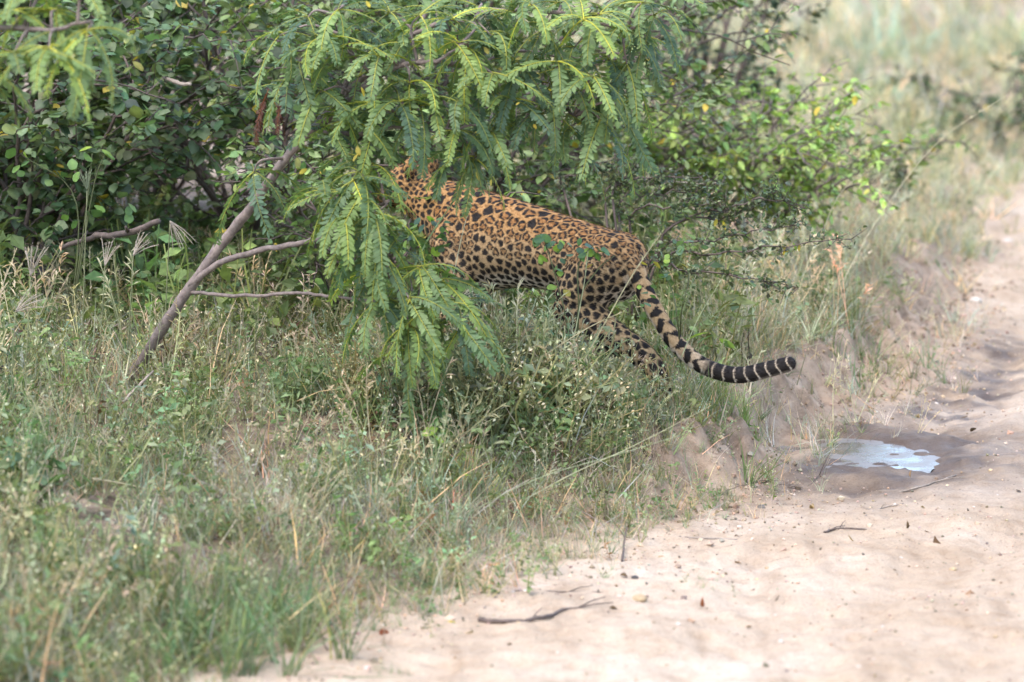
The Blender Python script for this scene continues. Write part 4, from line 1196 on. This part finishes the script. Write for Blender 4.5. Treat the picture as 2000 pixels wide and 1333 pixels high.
# ------------------------------------------------------------------ dead wood on the bank, sticks and bits on the track
def stick(name, label, cat, pts, rad, mat=M_TWIG, sides=None, lift=True):
    P = [ground_at(u, v) + Vector((0, 0, rad[0] * .8 + (o[0] if o else 0))) for (u, v, *o) in pts] if lift else px(*pts)
    o = root(name, P[0], label, cat)
    c = wobble(spline(P, 5), rad[0] * .25)
    g = Geo(); V, F = tube(c, rad, 6, .3); g.add(V, F); g.build('main_stem', mat, o)
    r = np.random.default_rng(len(pts) * 7 + int(pts[0][0]))
    for k in range(sides or 0):
        i = int(r.integers(2, len(c) - 1)); t = (c[i] - c[i - 1]).normalized()
        d = (t + Vector((r.normal(0, .6), r.normal(0, .8), abs(r.normal(.1, .25))))).normalized() * (.04 + .07 * r.random())
        g = Geo(); V, F = tube([c[i], c[i] + d * .5 + Vector((0, 0, .004)), c[i] + d], [rad[-1] * .9, rad[-1] * .4], 4); g.add(V, F); g.build('side_twig', mat, o)
    return o
stick('dead_branch', 'dark dead branch poking out level from the left shrub', 'branch', [(120, 485, 14.3), (190, 462, 14.2), (250, 455, 14.1), (310, 432, 14.0)], [.008, .010, .012, .010], M_TWIG, 2, False)
stick('dead_branch', 'short pale broken branch inside the shrub above the trunk', 'branch', [(320, 150, 14.6), (345, 162, 14.55), (372, 165, 14.5)], [.007, .008, .006], M_PALE, 0, False)
stick('dead_branch', 'bare pale twig stretching level behind the thorn bush', 'branch', [(1290, 352, 15.2), (1350, 358, 15.1), (1410, 360, 15.1)], [.004, .003, .002], M_PALE, 1, False)
stick('fallen_stick', 'crooked dark stick lying at the lower edge of the track', 'stick', [(935, 1215), (985, 1218), (1050, 1214), (1100, 1198), (1135, 1192)], [.008, .0065, .006, .005, .003], M_TWIG, 3)
stick('fallen_stick', 'thin bare twig lying right of the puddle\'s near rim', 'stick', [(1756, 964), (1800, 952), (1868, 930)], [.0035, .003, .002], M_PALE, 2)
stick('fallen_stick', 'thin forked twig on the track in front of the puddle', 'stick', [(1610, 1042), (1640, 1034), (1720, 1040)], [.004, .003, .002], M_TWIG, 3)
stick('fallen_stick', 'long thin twig on the sand left of the forked one', 'stick', [(1690, 1010), (1720, 995), (1765, 985)], [.003, .0025, .0015], M_PALE, 2)
stick('fallen_stick', 'thin straw stem lying at the foot of the bank', 'stick', [(1005, 1157), (1090, 1158), (1180, 1160)], [.003, .0025, .002], M_TWIG, 1)
stick('fallen_stick', 'straight dry stem on the sand beneath the twig heap', 'stick', [(1305, 1050), (1360, 1052), (1440, 1056)], [.003, .0025, .002], M_PALE, 0)
stick('dead_brush', 'tangle of grey dead twigs lying at the bank\'s foot left of the puddle', 'twigs', [(1408, 970), (1440, 948), (1490, 945), (1540, 955), (1580, 950), (1612, 925, .02)], [.003, .003, .002, .0015], M_TWIG, 12)
stick('dead_brush', 'grey dead twig tangle at the left behind the seed heads', 'twigs', [(20, 640), (70, 650), (130, 640), (170, 650)], [.008, .006, .004], M_TWIG, 9)
stick('fallen_stick', 'short reddish twig standing on the sand at the bank edge', 'stick', [(1215, 1098), (1218, 1080, .02), (1224, 1065, .05)], [.004, .003, .002], M_TWIG, 1)
stick('fallen_stick', 'pale dead stem leaning in the grass at the trunk\'s foot', 'stick', [(240, 785, 13.1), (270, 755, 13.15), (300, 725, 13.2)], [.005, .005, .003], M_PALE, 0, False)
# stump
sb = ground_at(110, 640)
st = root('stump', sb, 'weathered dark grey stump among grass at the left', 'stump')
g = Geo(); V, F = tube(wobble([sb + Vector((-.02, 0, -.05)), sb + Vector((-.015, 0, .05)), sb + Vector((-.02, 0, .12)), sb + Vector((-.03, 0, .18)), sb + Vector((-.035, 0, .21))], .006), [.055, .045, .04, .036, .028], 11, .35); g.add(V, F); g.build('wood', bark_mat('weathered_wood', (.05, .04, .04), (.20, .16, .15), 40), st)

def pebble(u, v, s, mat, label, cat='pebble', seed=0, flat=.55, name='pebble', group=None):
    p = ground_at(u, v)
    V, F = ball((0, 0, 0), (s, s * .8, s * flat), 9)
    r = np.random.default_rng(seed + int(u))
    V = V * (1 + .25 * (fbm(V[:, 0] / s * 1.3 + 9 + r.random() * 9, V[:, 1] / s * 1.3 + V[:, 2] / s, 3)[:, None] - .5) * 2)
    yaw = r.random() * 3.14
    V = V @ np.array([[math.cos(yaw), math.sin(yaw), 0], [-math.sin(yaw), math.cos(yaw), 0], [0, 0, 1]])
    g = Geo(); g.add(V + np.array([p.x, p.y, p.z + s * flat * .45]), F)
    return tag(g.build(name, mat), label, cat, group)
m_tan, m_dark, m_chalk = flat_mat('tan_stone', (.38, .27, .15)), flat_mat('dark_bit', (.05, .04, .035)), flat_mat('chalky_stone', (.46, .39, .32))
pebble(1250, 1174, .024, m_tan, 'ochre pebble lying on the track near the grass strip')
pebble(1862, 1115, .014, m_tan, 'small ochre pebble far right on the open sand')
pebble(1240, 1131, .012, m_dark, 'dark lump on the sand above the ochre pebble')
pebble(1968, 478, .035, m_chalk, 'pale stone on the far track at the right edge')
pebble(1905, 592, .03, m_chalk, 'pale stone on the track below the far one')
cr = np.random.default_rng(131)
k = 0
while k < 34:
    u, v = cr.uniform(700, 2000), cr.uniform(700, 1330)
    p = ground_at(u, v)
    if -3 < edge_d(p.x, p.y) < -.05 and (p.x - PUD[0]) ** 2 + (p.y - PUD[1]) ** 2 > .3:
        pebble(u, v, .004 + .006 * cr.random(), (m_chalk, m_tan, m_chalk)[k % 3], 'tiny loose stone scattered on the pale sand', group='tiny stones on the track', seed=k); k += 1
def ground_leaf(u, v, s, col, label, seed, group=None):
    r = np.random.default_rng(seed)
    p = ground_at(u, v)
    g = Geo(); M3 = rot_zyx(r.random() * 6.28, r.normal(.1, .35), r.normal(0, .7))
    stamp(g, leaf_tmpl(.35 + .4 * r.random(), r.normal(0, .8), r.normal(-.2, .5)), [(p.x, p.y, p.z + .006)], M3[None], [s], np.array(col))
    tag(g.build('fallen_leaf', m_red), label, 'leaf', group)
ground_leaf(1372, 1190, .03, (.20, .07, .035), 'small red-brown leaf on the track by the grass strip', 141)
ground_leaf(1805, 1040, .035, (.09, .05, .03), 'dark curled leaf on the open sand right of the forked twig', 142)
ground_leaf(1838, 1066, .03, (.12, .07, .04), 'small dark leaf fragment beside the curled leaf', 143)
ground_leaf(1985, 960, .035, (.09, .055, .035), 'dark leaf at the right edge level with the puddle', 144)
ground_leaf(760, 1240, .05, (.20, .06, .03), 'rust-red leaf at the bank\'s foot near the bottom', 145)
ground_leaf(1895, 847, .04, (.10, .07, .05), 'dark leaf above the puddle on the track', 146)
ground_leaf(1875, 820, .03, (.10, .07, .05), 'small dark leaf in the wet rut', 147)
ground_leaf(890, 1220, .03, (.55, .42, .08), 'yellow leaf left of the crooked dark stick', 148)
k = 0
while k < 60:
    u, v = cr.uniform(600, 2000), cr.uniform(620, 1330)
    p = ground_at(u, v)
    if -2.5 < edge_d(p.x, p.y) < .1 and cr.random() < math.exp(2.2 * min(0, edge_d(p.x, p.y) + .15)) and (p.x - PUD[0]) ** 2 + (p.y - PUD[1]) ** 2 > .25:
        ground_leaf(u, v, .008 + .02 * cr.random() ** 2, [(.12, .08, .05), (.22, .14, .08), (.30, .22, .13)][k % 3], 'brown leaf scrap lying on the sand', 200 + k, 'leaf scraps on the track'); k += 1
# grit and crumbs of earth on the sand
OCT = (np.array([(1, 0, 0), (-.9, .2, 0), (.1, 1, 0), (0, -.9, .1), (0, .1, .7), (.1, 0, -.7)], float), np.array([(0, 2, 4), (2, 1, 4), (1, 3, 4), (3, 0, 4), (2, 0, 5), (1, 2, 5), (3, 1, 5), (0, 3, 5)]), np.ones((6, 3)))
x, y, r = scatter(60000, -1.2, 3.2, 10.3, 20, 901)
d = edge_d(x, y)
keep = (d < .25) & (d > -2.6) & (r.random(len(x)) < .12 + .9 * np.exp(-((d + .02) / .22) ** 2) + .35 * sstep(.55, .7, fbm(x * 2, y * 2, 15)))
keep &= ((x - PUD[0]) / .4) ** 2 + ((y - PUD[1]) / .5) ** 2 > 1
x, y = x[keep], y[keep]; n = len(x)
g = Geo(); sz_ = .0018 + .0055 * r.random(n) ** 3
stamp(g, OCT, np.c_[x, y, height(x, y) + sz_ * .3], rot_zyx(r.random(n) * 6.28, r.normal(0, .4, n), r.normal(0, .4, n)), sz_ * (1 + (r.random(n) < .04) * 1.6), tints(r, n, (.34, .255, .18), .35, .1))
m_grit = fur_mat('grit', .9)
tag(g.build('gravel', m_grit, smooth=False), 'fine grit and crumbs of earth strewn over the sandy track', 'gravel', kind='stuff')
x, y, r = scatter(16000, .2, 2.6, 12.7, 19, 902)
d = edge_d(x, y) + (fbm(x * 2.3, y * 2.3, 1) - .5) * .22
keep = (r.random(len(x)) < np.exp(-((d - .05) / .13) ** 2)) & (((x - PUD[0]) / .3) ** 2 + ((y - PUD[1]) / .4) ** 2 > 1)
x, y = x[keep], y[keep]; n = len(x)
g = Geo(); sz_ = .003 + .011 * r.random(n) ** 3
stamp(g, OCT, np.c_[x, y, height(x, y) + sz_ * .15], rot_zyx(r.random(n) * 6.28, r.normal(0, .5, n), r.normal(0, .5, n)), sz_, tints(r, n, (.26, .185, .125), .3, .08))
tag(g.build('dirt', m_grit, smooth=False), 'crumbled brown clods of earth along the eroded bank', 'dirt', kind='stuff')
